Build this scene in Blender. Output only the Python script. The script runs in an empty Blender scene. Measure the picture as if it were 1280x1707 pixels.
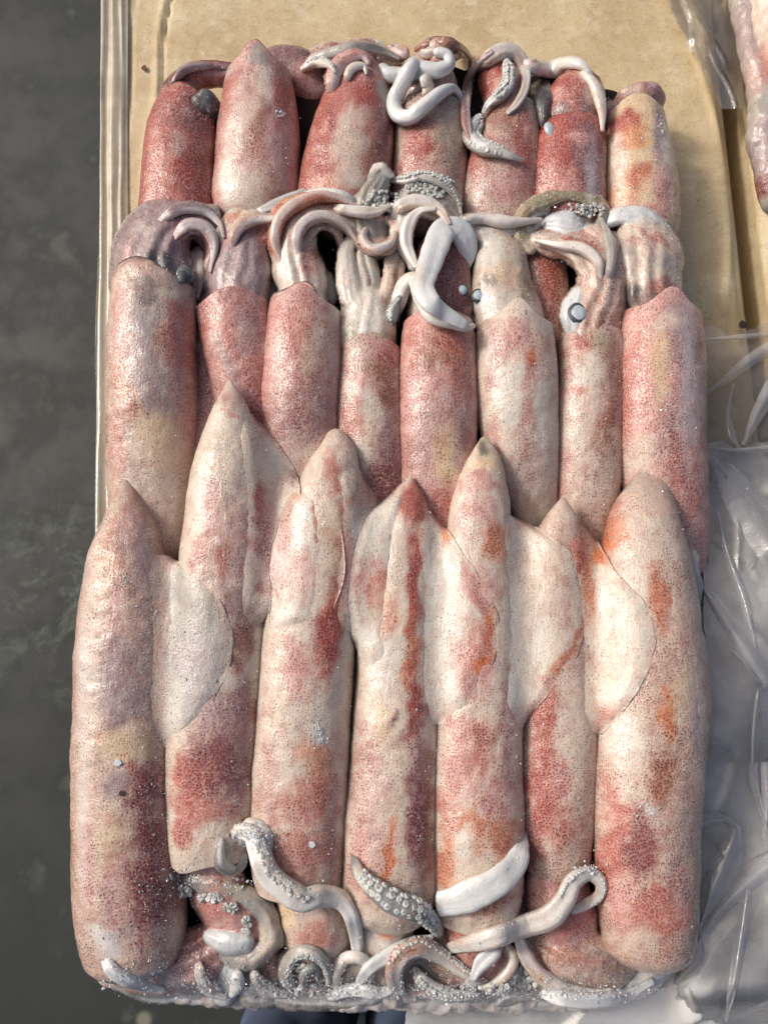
import bpy, math, random
import numpy as np

# ------------------------------------------------------------------ camera, sky, sun, exposure
sc = bpy.context.scene
TILT = math.radians(12.0)
FOC = 1233.0                                    # focal length in photo pixels (26 mm on a 36 mm tall frame)
DIST = 0.45
CT, ST = math.cos(TILT), math.sin(TILT)
CAM = np.array([0.0, -DIST*ST, 0.05 + DIST*CT])
cd = bpy.data.cameras.new("camera"); cam = bpy.data.objects.new("camera", cd)
sc.collection.objects.link(cam); sc.camera = cam
cam.location = CAM; cam.rotation_euler = (TILT, 0, 0)
cd.sensor_fit = 'VERTICAL'; cd.sensor_height = 36; cd.lens = 26.0
cd.clip_start = 0.01; cd.clip_end = 200
SUN_EL, SUN_AZ = math.radians(38), math.radians(-68)   # azimuth measured from +Y (top of the photo) towards +X
w = bpy.data.worlds.new("World"); sc.world = w; w.use_nodes = True
nt = w.node_tree
for n in list(nt.nodes): nt.nodes.remove(n)
sky = nt.nodes.new('ShaderNodeTexSky'); sky.sky_type = 'NISHITA'; sky.sun_disc = False
sky.sun_elevation = SUN_EL; sky.sun_rotation = SUN_AZ
sky.air_density = 0.7; sky.dust_density = 7.0; sky.ozone_density = 0.3
bg = nt.nodes.new('ShaderNodeBackground'); bg.inputs[1].default_value = 0.15
wo = nt.nodes.new('ShaderNodeOutputWorld')
nt.links.new(sky.outputs[0], bg.inputs[0]); nt.links.new(bg.outputs[0], wo.inputs[0])
sl = bpy.data.lights.new("sun", 'SUN'); sun = bpy.data.objects.new("sun", sl); sc.collection.objects.link(sun)
sl.energy = 2.0; sl.angle = math.radians(10); sl.color = (1.0, 0.98, 0.95)
from mathutils import Vector
sd = Vector((math.sin(SUN_AZ)*math.cos(SUN_EL), math.cos(SUN_AZ)*math.cos(SUN_EL), math.sin(SUN_EL)))
sun.rotation_euler = sd.to_track_quat('Z', 'Y').to_euler(); sun.location = sd*3
sc.view_settings.view_transform = 'Standard'; sc.view_settings.look = 'None'
sc.view_settings.gamma = 1; sc.view_settings.exposure = -0.32

# ------------------------------------------------------------------ helpers: layout, noise, colour
def U(px, py, z):
    """photo position -> point of the place on the level z"""
    px = np.asarray(px, float); py = np.asarray(py, float); z = np.asarray(z, float)
    xc = (px-640)/FOC; yc = -(py-853.5)/FOC
    dx = xc; dy = yc*CT + ST; dz = yc*ST - CT
    t = (z-CAM[2])/dz
    return np.stack([CAM[0]+dx*t, CAM[1]+dy*t, z+0*px], -1)
def L(x, y, z0):
    """point of a level plane -> layout units"""
    vx = x-CAM[0]; vy = y-CAM[1]; vz = z0-CAM[2]
    yc = vy*CT + vz*ST; zc = -vy*ST + vz*CT
    return 640+FOC*vx/(-zc), 853.5-FOC*yc/(-zc)
rs = np.random.RandomState(7)
_perm = rs.permutation(256); _perm = np.concatenate([_perm, _perm, _perm])
_g = rs.normal(size=(256, 3)); _g /= np.linalg.norm(_g, axis=1)[:, None]
def noise(p):
    p = np.asarray(p, float); i = np.floor(p).astype(int); f = p-i; u = f*f*f*(f*(f*6-15)+10)
    i &= 255; out = 0
    for a in (0, 1):
        for b in (0, 1):
            for c in (0, 1):
                h = _perm[(_perm[(_perm[(i[..., 0]+a) & 255]+i[..., 1]+b) & 255]+i[..., 2]+c) & 255]
                g = _g[h]; d = f-np.array([a, b, c])
                wgt = (u[..., 0] if a else 1-u[..., 0])*(u[..., 1] if b else 1-u[..., 1])*(u[..., 2] if c else 1-u[..., 2])
                out = out+wgt*(g*d).sum(-1)
    return out*1.5
def fbm(p, o=3):
    s = 0; a = 1
    for k in range(o): s = s+a*noise(p*(2**k)+k*17.3); a *= .5
    return s
def sm(a, b, x):
    t = np.clip((x-a)/(b-a), 0, 1); return t*t*(3-2*t)
def lin(c):
    c = np.asarray(c, float); return np.where(c < .04045, c/12.92, ((c+.055)/1.055)**2.4)
# pigments of the skin (display values, spot density)
PAL = {
 'w': (.86, .845, .80, .38), 'W': (.83, .84, .84, 0.0), 'c': (.835, .785, .72, .5), 'y': (.86, .77, .62, .5),
 't': (.77, .68, .62, .8), 'p': (.80, .61, .58, .85), 'm': (.70, .56, .54, .85), 'r': (.72, .41, .36, .95),
 'R': (.64, .22, .17, 1.), 'd': (.47, .20, .20, 1.), 'o': (.79, .48, .34, .9), 'O': (.80, .43, .22, .8),
 'v': (.60, .53, .54, .5), 'D': (.50, .36, .38, .8), 'b': (.57, .36, .27, 1.), 'g': (.62, .61, .58, .3),
 'G': (.52, .54, .54, .1), 'k': (.22, .21, .22, .3), 'l': (.56, .54, .42, .5), 'q': (.83, .80, .745, .45),
}
def paint(co, z0, base, blobs, seed):
    x, y = L(co[..., 0], co[..., 1], z0)
    q = np.stack([x/55, y/55, np.full_like(x, seed*3.1)], -1)
    n1 = fbm(q, 3); n2 = fbm(q+31.7, 3); n3 = fbm(q*np.array([2.2, 1.1, 1])+70, 3); n4 = fbm(q*np.array([4.5, 2.6, 1])+150, 3)
    col = np.zeros(x.shape+(4,)); col[:] = PAL[base]
    for i, b in enumerate(blobs):
        cx, cy, rx, ry, an, k = b[:6]; s = b[6] if len(b) > 6 else .9
        a = math.radians(an); dx = x-cx+n1*14; dy = y-cy+n2*20
        u = (dx*math.cos(a)+dy*math.sin(a))/rx; v = (-dx*math.sin(a)+dy*math.cos(a))/ry
        d = np.sqrt(u*u+v*v)+.16*n3+.13*n4
        wt = sm(1.38, .45, d)*s
        col = col*(1-wt[..., None])+np.array(PAL[k])*wt[..., None]
    # mottling: drift of every pigment towards paler and redder
    m = np.clip(n3*.30+n4*.42, -.40, .45)[..., None]; amt = np.clip(col[..., 3:4]*1.3, 0, 1)*1.15
    pale = np.array([.86, .81, .75]); deep = np.array([.60, .32, .28])
    rgb = col[..., :3]
    rgb = np.where(m > 0, rgb+(pale-rgb)*m*1.0*amt, rgb+(deep-rgb)*(-m)*.8*amt)
    f = 0
    for fx, fy, frx, fry, fs in ((640, 1674, 620, 28, .75), (1142, 650, 22, 150, .55), (1108, 235, 12, 60, .5), (985, 290, 12, 60, .5), (330, 1130, 50, 80, .25), (300, 1640, 110, 22, .5), (180, 1575, 26, 30, .7), (340, 115, 60, 12, .5), (140, 1250, 14, 300, .5), (425, 1400, 24, 24, .6), (1160, 1100, 14, 200, .3), (470, 190, 7, 7, .9), (533, 1225, 9, 14, .9), (1078, 1350, 9, 9, .9), (700, 310, 60, 16, .3)):
        f = np.maximum(f, sm(1.5, .4, np.sqrt(((x-fx)/frx)**2+((y-fy)/fry)**2)+.5*n4+.25*n2)*fs)
    f = np.clip(f, 0, 1)[..., None]; rgb = rgb*(1-f)+np.array([.84, .85, .85])*f; al = col[..., 3:4]*(1-.7*f)
    out = np.concatenate([lin(rgb), al], -1)
    return out

# ------------------------------------------------------------------ helpers: the height of what lies already there
HX, HY, HS = 0.34, 0.46, 0.001
HM = np.zeros((int(2*HX/HS), int(2*HY/HS))); 
CMAP = np.zeros(HM.shape+(4,)); CMAP[:] = (.3, .15, .13, .6)
def hput(v, c=None):
    i = ((v[:, 0]+HX)/HS).astype(int); j = ((v[:, 1]+HY)/HS).astype(int)
    ok = (i >= 0) & (i < HM.shape[0]) & (j >= 0) & (j < HM.shape[1])
    np.maximum.at(HM, (i[ok], j[ok]), v[ok, 2])
    if c is not None:
        i, j, z, c = i[ok], j[ok], v[ok, 2], c[ok]; t = z >= HM[i, j]-.0004; CMAP[i[t], j[t]] = c[t]
def cget(x, y):
    i = np.clip(((x+HX)/HS).astype(int), 1, HM.shape[0]-2); j = np.clip(((y+HY)/HS).astype(int), 1, HM.shape[1]-2)
    return (CMAP[i, j]+CMAP[i+1, j]+CMAP[i-1, j]+CMAP[i, j+1]+CMAP[i, j-1])/5
def hget(x, y, k=1):
    i = np.clip(((x+HX)/HS).astype(int), k, HM.shape[0]-1-k); j = np.clip(((y+HY)/HS).astype(int), k, HM.shape[1]-1-k)
    s = HM[i, j]
    for a in (-1, 0, 1):
        for b in (-1, 0, 1): s = np.maximum(s, HM[i+a, j+b])
    return s
def UD(px, py, off, k=1):
    """photo position laid down on whatever is there"""
    px = np.asarray(px, float); py = np.asarray(py, float)
    z = np.full(px.shape, .05)
    for _ in range(6):
        p = U(px, py, z); z = .5*z+.5*(hget(p[..., 0], p[..., 1], k)+off)
    return z

# ------------------------------------------------------------------ helpers: objects
COL = sc.collection
def mesh(name, v, f, mat, parent=None, col=None, tuv=None, smooth=True):
    """v (n,3) in world space, f (m,4) or (m,3)"""
    me = bpy.data.meshes.new(name); v = np.asarray(v, np.float32)
    org = np.array(parent['_o']) if parent is not None and '_o' in parent else np.zeros(3)
    vv = v-org
    if isinstance(f, np.ndarray):
        n, k = f.shape
        me.vertices.add(len(vv)); me.vertices.foreach_set('co', vv.astype(np.float32).ravel())
        me.loops.add(n*k); me.loops.foreach_set('vertex_index', f.astype(np.int32).ravel())
        me.polygons.add(n); me.polygons.foreach_set('loop_start', np.arange(0, n*k, k, dtype=np.int32))
        me.update(calc_edges=True)
    else:
        me.from_pydata(vv.tolist(), [], f); me.update()
    me.polygons.foreach_set('use_smooth', np.full(len(me.polygons), smooth))
    if col is not None:
        a = me.attributes.new('pig', 'FLOAT_COLOR', 'POINT'); a.data.foreach_set('color', col.reshape(-1, 4).astype(np.float32).ravel())
    if tuv is not None:
        a = me.attributes.new('tuv', 'FLOAT_VECTOR', 'POINT'); a.data.foreach_set('vector', tuv.reshape(-1, 3).astype(np.float32).ravel())
    me.materials.append(mat); me.validate()
    o = bpy.data.objects.new(name, me); COL.objects.link(o)
    if parent is not None: o.parent = parent; o['_o'] = [0.0, 0.0, 0.0] if '_o' not in parent else list(parent['_o'])
    return o
ALL = []
def thing(name, label, cat, loc=(0, 0, 0), group=None):
    o = bpy.data.objects.new(name, None); COL.objects.link(o); o.location = loc; o.empty_display_size = .01
    o['label'] = label; o['category'] = cat; o['_o'] = [float(a) for a in loc]
    if group: o['group'] = group
    ALL.append(o); return o
def tag(o, label=None, cat=None, group=None, kind=None):
    for k, x in (('label', label), ('category', cat), ('group', group), ('kind', kind)):
        if x: o[k] = x
    return o
def grid_faces(n, m, wrap):
    i = np.arange(n-1)[:, None]*m; j = np.arange(m if wrap else m-1)[None, :]; j2 = (j+1) % m
    return np.stack([i+j, i+j2, i+m+j2, i+m+j], -1).reshape(-1, 4)
def spline(P, step):
    P = np.asarray(P, float)
    if len(P) == 1: P = np.vstack([P, P, P]); P[0, 0] -= 2; P[2, 0] += 2
    if len(P) == 2: P = np.array([P[0], P.mean(0), P[1]])
    Q = np.vstack([2*P[0]-P[1], P, 2*P[-1]-P[-2]]); out = []
    for i in range(1, len(Q)-2):
        d = np.linalg.norm(Q[i+1, :2]-Q[i, :2]); n = max(2, int(d/step))
        t = np.linspace(0, 1, n, endpoint=False)[:, None]
        a, b, c, e = Q[i-1], Q[i], Q[i+1], Q[i+2]
        out.append(.5*((2*b)+(-a+c)*t+(2*a-5*b+4*c-e)*t*t+(-a+3*b-3*c+e)*t**3))
    out.append(P[-1:]); return np.vstack(out)
SEED = [0]
def tube(name, pts, parent, mat, base='c', blobs=(), z='abs', flat=.85, step=2.6, ring=None, cap=(1, 1), lip=None,
         pw=2.2, bump=(.0, .0), dz=0, seed=None, groove=0, twist=0, col=None, ridge=0, rough=0, oral=None, tuck=0, chan=0, gramp=None, tp=(.62, .55)):
    """a tapering body along pts (x, y, width[, z mm or lift mm]) in layout units"""
    SEED[0] += 1; seed = SEED[0] if seed is None else seed
    P = np.array([tuple(p)+(0,)*(4-len(p)) for p in pts], float)
    S = spline(P, step); wd = np.maximum(S[:, 2], .6)
    if z == 'abs': zz = S[:, 3]/1000+dz/1000
    else:
        r = wd*.5*.000365*flat
        zz = UD(S[:, 0], S[:, 1], r*.62)
        def blur(q, k):
            if k % 2 == 0: k += 1
            h = np.hanning(k+2)[1:-1]; return np.convolve(np.pad(q, k//2, mode='edge'), h/h.sum(), 'valid')[:len(q)]
        kk = int(min(41, max(9, len(zz)//2))); z0_ = zz.copy(); zz = blur(zz, kk)
        for _ in range(3): zz = blur(np.maximum(zz, z0_-.0012), kk//2+2)
        zz = zz+S[:, 3]/1000+dz/1000
        if tuck:
            q = np.linspace(0, 1, len(zz)); zz = zz-tuck/1000*(sm(.22, 0, q)*.9+sm(.9, 1, q)*.35)
            zz = zz-np.median(wd)*.5*.000365*(1.1*sm(.22, 0, q)+.25*sm(.8, 1, q))
            wd = wd*(1-tp[0]*sm(.20, 0, q)-tp[1]*sm(.5, 1, q))*(1+.10*noise(np.stack([q*len(zz)/22, 0*q, 0*q+seed*1.7], -1)))
    C = U(S[:, 0], S[:, 1], zz); C2 = U(S[:, 0]+1, S[:, 1], zz)
    ppx = np.linalg.norm(C2-C, axis=1)
    R = wd*.5*ppx
    T = np.gradient(C, axis=0); ds = np.linalg.norm(T, axis=1); s = np.concatenate([[0], np.cumsum(np.linalg.norm(np.diff(C, axis=0), axis=1))])
    T = T/np.maximum(ds, 1e-9)[:, None]
    up = np.array([0, 0, 1.]); side = np.cross(np.broadcast_to(up, T.shape), T)
    side /= np.maximum(np.linalg.norm(side, axis=1), 1e-9)[:, None]; U2 = np.cross(T, side)
    Ltot = s[-1]
    for e, cp in enumerate(cap):
        if cp:
            l = max(R[0 if e == 0 else -1]*cp, 1e-5); d = s if e == 0 else Ltot-s
            u = np.clip(1-d/l, 0, 1); R = R*np.sqrt(np.clip(1-u*u, .0004, 1))
    n = len(C); m = ring or int(np.clip(np.median(wd)*1.15, 12, 96))
    th = np.linspace(0, 2*np.pi, m, endpoint=False)
    c, si = np.cos(th), np.sin(th)
    e = 2/pw; cx = np.sign(c)*np.abs(c)**e; cy = np.sign(si)*np.abs(si)**e
    tw = twist*s/Ltot if twist else 0*s
    V = np.empty((n, m, 3))
    A = R[:, None]*cx[None, :]; B = R[:, None]*flat*cy[None, :]
    if chan:
        B = B*(1-chan*np.exp(-((th[None, :]-np.pi/2-.25*np.sin(s*60)[:, None])/.38)**2))
    if groove:                                                   # folds running along the body
        gq = (groove*sm(gramp[0], gramp[1], s/Ltot))[:, None] if gramp else groove
        gr = 1+gq*np.cos(th[None, :]*5+tw[:, None]+seed)+gq*.6*np.cos(th[None, :]*9-2*tw[:, None]+seed*2)
        A = A*gr; B = B*gr
    if ridge: B = B+ridge*R[:, None]*np.exp(-((th[None, :]-np.pi/2)/.35)**2)
    V = C[:, None, :]+side[:, None, :]*A[..., None]+U2[:, None, :]*B[..., None]
    if lip:                                                      # pointed collar over the head
        ramp = sm(Ltot-R[-1]*1.5, Ltot, s)[:, None]*np.exp(-((th[None, :]-np.pi/2-lip[1])/lip[2])**2)
        V = V+T[:, None, :]*(ramp*lip[0]*R[-1])[..., None]
    if bump[0]:
        N = V-C[:, None, :]; N /= np.maximum(np.linalg.norm(N, axis=-1), 1e-9)[..., None]
        d = bump[0]*fbm(V*38+seed*7, 2)+bump[1]*fbm(V*150+seed*3, 2)
        fade = np.maximum(np.minimum(1, (R/.016)**1.3), rough)[:, None]
        V = V+N*(d*fade/1000)[..., None]
    tt = np.stack([np.broadcast_to(s[:, None], (n, m)), np.broadcast_to((th/(2*np.pi))[None, :]*R.max()*6.2, (n, m)), np.full((n, m), seed*.37)], -1)
    V2 = V.reshape(-1, 3); F = grid_faces(n, m, True)
    tt = tt.reshape(-1, 3)
    if lip:                                                      # the rolled inner edge of the mantle
        last = V[-1]; rim = []
        for k, (q, b) in enumerate([(.0, .955), (.06, .93), (.5, .90)]):
            rim.append(C[-1]+(last-C[-1])*b-T[-1]*R[-1]*q)
        base_i = len(V2); V2 = np.vstack([V2]+rim); tt = np.vstack([tt]+[tt[-m:]]*3)
        idx = np.vstack([np.arange(base_i-m, base_i)]+[np.arange(base_i+k*m, base_i+(k+1)*m) for k in range(3)])
        j2 = np.roll(np.arange(m), -1)
        for k in range(3): F = np.vstack([F, np.stack([idx[k], idx[k][j2], idx[k+1][j2], idx[k+1]], -1)])
    z0 = float(np.mean(zz)+np.median(R)*flat*.8)
    cc = paint(V2, z0, base, blobs, seed) if col is None else np.broadcast_to(np.array(col), (len(V2), 4))
    if oral is not None:                                         # the inner side of an arm carries no pigment
        ph = oral+1.6*noise(np.stack([s*35, 0*s, 0*s+seed*.9], -1)); q = np.cos(th[None, :]-ph[:, None]); q = sm(.15, .8, q).ravel()[:, None]
        k = len(q); wt = np.array(list(lin((.88, .88, .87)))+[.02]); cc = cc.copy(); cc[:k] = cc[:k]*(1-q*.6)+wt*q*.6
    # close both ends
    a = len(V2); V2 = np.vstack([V2, V2[:m].mean(0)[None], (V[-1] if not lip else rim[-1]).mean(0)[None]])
    cc = np.vstack([cc, cc[:1], cc[-1:]]); tt = np.vstack([tt, tt[:1], tt[-1:]])
    last0 = a-m
    j = np.arange(m); j2 = (j+1) % m
    tri = np.vstack([np.stack([np.full(m, a), j2, j, j], -1), np.stack([np.full(m, a+1), last0+j, last0+j2, last0+j2], -1)])
    tri = tri[:, :3]
    Fl = F
    o = mesh2(name, V2, Fl, tri, mat, parent, cc, tt)
    hput(V.reshape(-1, 3), cc[:n*m])
    o_info = dict(C=C, R=R, T=T, side=side, up=U2, s=s, flat=flat)
    INFO[o.name] = o_info
    return o
INFO = {}
def mesh2(name, v, quads, tris, mat, parent, col, tuv):
    me = bpy.data.meshes.new(name)
    org = np.array(parent['_o']) if parent is not None else np.zeros(3)
    vv = (v-org).astype(np.float32)
    nq, ntr = len(quads), len(tris)
    me.vertices.add(len(vv)); me.vertices.foreach_set('co', vv.ravel())
    me.loops.add(nq*4+ntr*3); me.loops.foreach_set('vertex_index', np.concatenate([quads.ravel(), tris.ravel()]).astype(np.int32))
    me.polygons.add(nq+ntr); me.polygons.foreach_set('loop_start', np.concatenate([np.arange(nq)*4, nq*4+np.arange(ntr)*3]).astype(np.int32))
    me.update(calc_edges=True)
    me.polygons.foreach_set('use_smooth', np.full(nq+ntr, True))
    a = me.attributes.new('pig', 'FLOAT_COLOR', 'POINT'); a.data.foreach_set('color', col.astype(np.float32).ravel())
    a = me.attributes.new('tuv', 'FLOAT_VECTOR', 'POINT'); a.data.foreach_set('vector', tuv.astype(np.float32).ravel())
    me.materials.append(mat); me.validate()
    o = bpy.data.objects.new(name, me); COL.objects.link(o)
    if parent is not None: o.parent = parent; o['_o'] = list(parent['_o'])
    return o
def sheet(name, rows, parent, mat, base, blobs, lift=1.4, step=2.6, soft=4, seed=None, edge=.12, grow=22, blend=.85):
    """a fin: rows (y, inner x, outer x); lies on the bodies below, thick near its root and thin at its rim"""
    SEED[0] += 1; seed = SEED[0] if seed is None else seed
    P = np.array([(r[1], r[0], r[2]) for r in rows], float)
    P[:, 0] -= np.sign(np.mean(P[:, 2]-P[:, 0]))*grow
    ys = np.arange(P[0, 1], P[-1, 1], step); 
    def ci(col):
        S = spline(np.stack([P[:, 1], P[:, col], 0*P[:, 1]], -1), 2.0); o = np.argsort(S[:, 0]); return np.interp(ys, S[o, 0], S[o, 1])
    xl, xr = ci(0), ci(2)
    m = max(12, int(np.max(np.abs(xr-xl))/step)); t = np.linspace(0, 1, m)
    X = xl[:, None]*(1-t)+xr[:, None]*t; X = X+ (fbm(np.stack([X/40, ys[:, None]/40+0*X, 0*X+seed], -1), 2)*3)*t[None, :]; Y = np.broadcast_to(ys[:, None], X.shape)
    # smooth height of the bodies below
    Z = UD(X.ravel(), Y.ravel(), 0, 2).reshape(X.shape)
    Z0 = Z.copy(); Z0 = np.where(Z0 < .03, Z0.max()-.03, Z0)
    for q_ in range(190):
        Zp = np.pad(Z, 1, mode='edge'); Zs = (Zp[:-2, 1:-1]+Zp[2:, 1:-1]+Zp[1:-1, :-2]+Zp[1:-1, 2:]+Z)/5
        Z = np.maximum(Zs, Z0-.0003) if q_ < 170 else Zs
        Z[:, -1] = Z0[:, -1]; Z[:, -2] = np.maximum(Z0[:, -2], Z[:, -2]*.5+Z0[:, -2]*.5); Z[0] = Z0[0]; Z[-1] = Z0[-1]
    v = np.linspace(0, 1, len(ys))
    endf = sm(0, .12, v)*sm(1, .84, v)
    prof = sm(1.0, .78, t)[None, :]*sm(0, .7, t)[None, :]*endf[:, None]
    root = sm(0, .45, t)[None, :]
    nz = fbm(np.stack([X/30, Y/60, 0*X+seed*2], -1), 3)*.00025
    rip = .0002*np.sin(Y/13+seed+2*noise(np.stack([X/50, Y/50, 0*X+seed], -1)))*sm(.5, 1, t)[None, :]
    zt = Z+(lift/1000*prof+edge/1000)*root+nz*root*endf[:, None]+rip*endf[:, None]-.0012*(1-root)-.0011*(1-endf[:, None])
    V = U(X, Y, zt); Vb = U(X, Y, zt-.0007-.0009*prof)
    Vb[:, :, 2] = np.minimum(Vb[:, :, 2], V[:, :, 2]-.0006)
    n = len(ys); allv = np.vstack([V.reshape(-1, 3), Vb.reshape(-1, 3)])
    f1 = grid_faces(n, m, False); k = n*m
    if xr.mean() < xl.mean(): f1 = f1[:, ::-1]
    bd = np.concatenate([np.arange(m), (np.arange(1, n)*m+m-1), (n-1)*m+np.arange(m-2, -1, -1), np.arange(n-2, -1, -1)*m])
    b2 = bd[:-1]; b3 = bd[1:]
    fs = np.stack([b2, b3, b3+k, b2+k], -1)
    F = np.vstack([f1[:, ::-1], f1+k, fs])
    cc = paint(allv, float(zt.mean()), base, blobs, seed)
    un = cget(V[..., 0], V[..., 1]).reshape(-1, 4)
    mixw = sm(.02, .42, t+.22*fbm(np.stack([X/28, Y/40, 0*X+seed*5], -1), 2)*(t < .9))*(.1+.9*endf)[:, None]*(1-blend*sm(.86, 1, t)[None, :]); mixw = mixw.reshape(-1, 1)
    ccn = un*(1-mixw)+cc[:k]*mixw; cc = np.vstack([ccn, ccn])
    tt = np.stack([np.tile(Y.ravel(), 2)*.000365, np.tile(X.ravel(), 2)*.000365, np.full(2*k, seed*.37)], -1)
    o = mesh(name, allv, F, mat, parent, cc, tt); hput(V.reshape(-1, 3), cc[:k]); return o

def sculpt(name, parent, mat, chains, blobs=(), k=.7, flat=.8, step=1.7, seed=None, down=16):
    """flesh that runs together: several tapering bodies melted into one skin. chain = (colour, [(x, y, width, axis height mm)], folds, depth)"""
    SEED[0] += 1; seed = SEED[0] if seed is None else seed
    allp = np.array([p[:3] for c in chains for p in c[1]], float)
    x0, x1 = (allp[:, 0]-allp[:, 2]*.56).min(), (allp[:, 0]+allp[:, 2]*.56).max(); y0, y1 = (allp[:, 1]-allp[:, 2]*.56).min(), (allp[:, 1]+allp[:, 2]*.56).max()
    xs = np.arange(x0, x1, step); ys = np.arange(y0, y1, step); X, Y = np.meshgrid(xs, ys); sh = X.shape
    wx = fbm(np.stack([X/45, Y/45, 0*X+seed], -1), 2)*5; wy = fbm(np.stack([X/45, Y/45, 0*X+seed+40], -1), 2)*5
    Xw, Yw = (X+wx).ravel(), (Y+wy).ravel(); Hs = []; low = []
    for ci, c in enumerate(chains):
        nf, dp = (c[2], c[3]) if len(c) > 2 else (3, .05)
        S = spline(np.array(c[1], float), 3.0); T = np.gradient(S[:, :2], axis=0); T /= np.maximum(np.linalg.norm(T, axis=1), 1e-9)[:, None]
        best = np.full(Xw.shape, -1e3)
        for i in range(len(S)):
            r = max(S[i, 2]*.5, 1.5); dx = Xw-S[i, 0]; dy = Yw-S[i, 1]; d2 = dx*dx+dy*dy; m = d2 < r*r
            if not m.any(): continue
            d = np.sqrt(d2[m])/r; lat = (-dx[m]*T[i, 1]+dy[m]*T[i, 0])/r
            h = S[i, 3]+np.sqrt(1-d**2.3)*r*.365*flat*(1+dp*np.cos(lat*nf*(3.14+.8*np.sin(i/23+ci))+seed+ci+1.1*np.sin(i/14+ci*2))*1.6*(.5+.5*np.sin(i/31+seed)**2))
            best[m] = np.maximum(best[m], h)
        Hs.append(best)
    Hs = np.array(Hs); mx = Hs.max(0); inside = mx > -500
    Hh = np.where(inside, mx+k*np.log(np.exp(np.clip((Hs-mx)/k, -60, 0)).sum(0)), 0)
    W = np.exp(np.clip((Hs-mx)/.5, -60, 0)); W /= W.sum(0)
    inside = inside.reshape(sh); Hh = Hh.reshape(sh)
    # soften a little, then let the rim drop straight down
    for _ in range(2):
        P = np.pad(Hh, 1, mode='edge'); M = np.pad(inside.astype(float), 1); num = 0; den = 0
        for a, b_ in ((0, 1), (2, 1), (1, 0), (1, 2), (1, 1)):
            num = num+P[a:a+sh[0], b_:b_+sh[1]]*M[a:a+sh[0], b_:b_+sh[1]]; den = den+M[a:a+sh[0], b_:b_+sh[1]]
        Hh = np.where(inside, num/np.maximum(den, 1), Hh)
    ring = inside.copy(); Hr = Hh.copy()
    for it in range(2):
        P = np.pad(Hr, 1); M = np.pad(ring, 1); nb = np.zeros(sh); cnt = np.zeros(sh)
        for a, b_ in ((0, 1), (2, 1), (1, 0), (1, 2), (0, 0), (2, 2), (0, 2), (2, 0)):
            q = M[a:a+sh[0], b_:b_+sh[1]]; nb += P[a:a+sh[0], b_:b_+sh[1]]*q; cnt += q
        new = (~ring) & (cnt > 0); Hr = np.where(new, nb/np.maximum(cnt, 1)-(2.5 if it == 0 else down), Hr); ring |= new
    Z = Hr/1000; V = U(X, Y, Z); V = V+(fbm(V*150+seed*3, 2)*.00035)[..., None]*np.array([.3, .3, 1])
    F = grid_faces(sh[0], sh[1], False)[:, ::-1]; keep = ring.ravel()[F].all(1); F = F[keep]
    used = np.unique(F); idx = np.full(X.size, -1); idx[used] = np.arange(len(used)); F = idx[F]
    v = V.reshape(-1, 3)[used]; z0 = float(np.median(v[:, 2]))
    cc = 0
    Wn = W[:, used]; ins = inside.ravel()[used]; Wn = np.where(ins, Wn, 1/len(chains))
    cols = sorted(set(c[0] for c in chains))
    for key in cols:
        wk = sum(Wn[i] for i, c in enumerate(chains) if c[0] == key); cc = cc+paint(v, z0, key, (), seed)*wk[:, None]
    if blobs:
        x, y = L(v[:, 0], v[:, 1], z0); q = np.stack([x/40, y/40, 0*x+seed], -1); n1 = fbm(q, 3)
        for b_ in blobs:
            a = math.radians(b_[4]); dx = x-b_[0]+n1*9; dy = y-b_[1]-n1*9; u = (dx*math.cos(a)+dy*math.sin(a))/b_[2]; w_ = (-dx*math.sin(a)+dy*math.cos(a))/b_[3]
            t = (sm(1.35, .5, np.sqrt(u*u+w_*w_)+.25*n1)*(b_[6] if len(b_) > 6 else .9))[:, None]; pc = PAL[b_[5]]
            cc = cc*(1-t)+np.append(lin(pc[:3]), pc[3])*t
    tt = np.stack([Y.ravel()[used]*.000365, X.ravel()[used]*.000365, np.full(len(used), seed*.37)], -1)
    o = mesh(name, v, F, mat, parent, cc, tt); hput(v[ins], cc[ins]); return o

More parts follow.
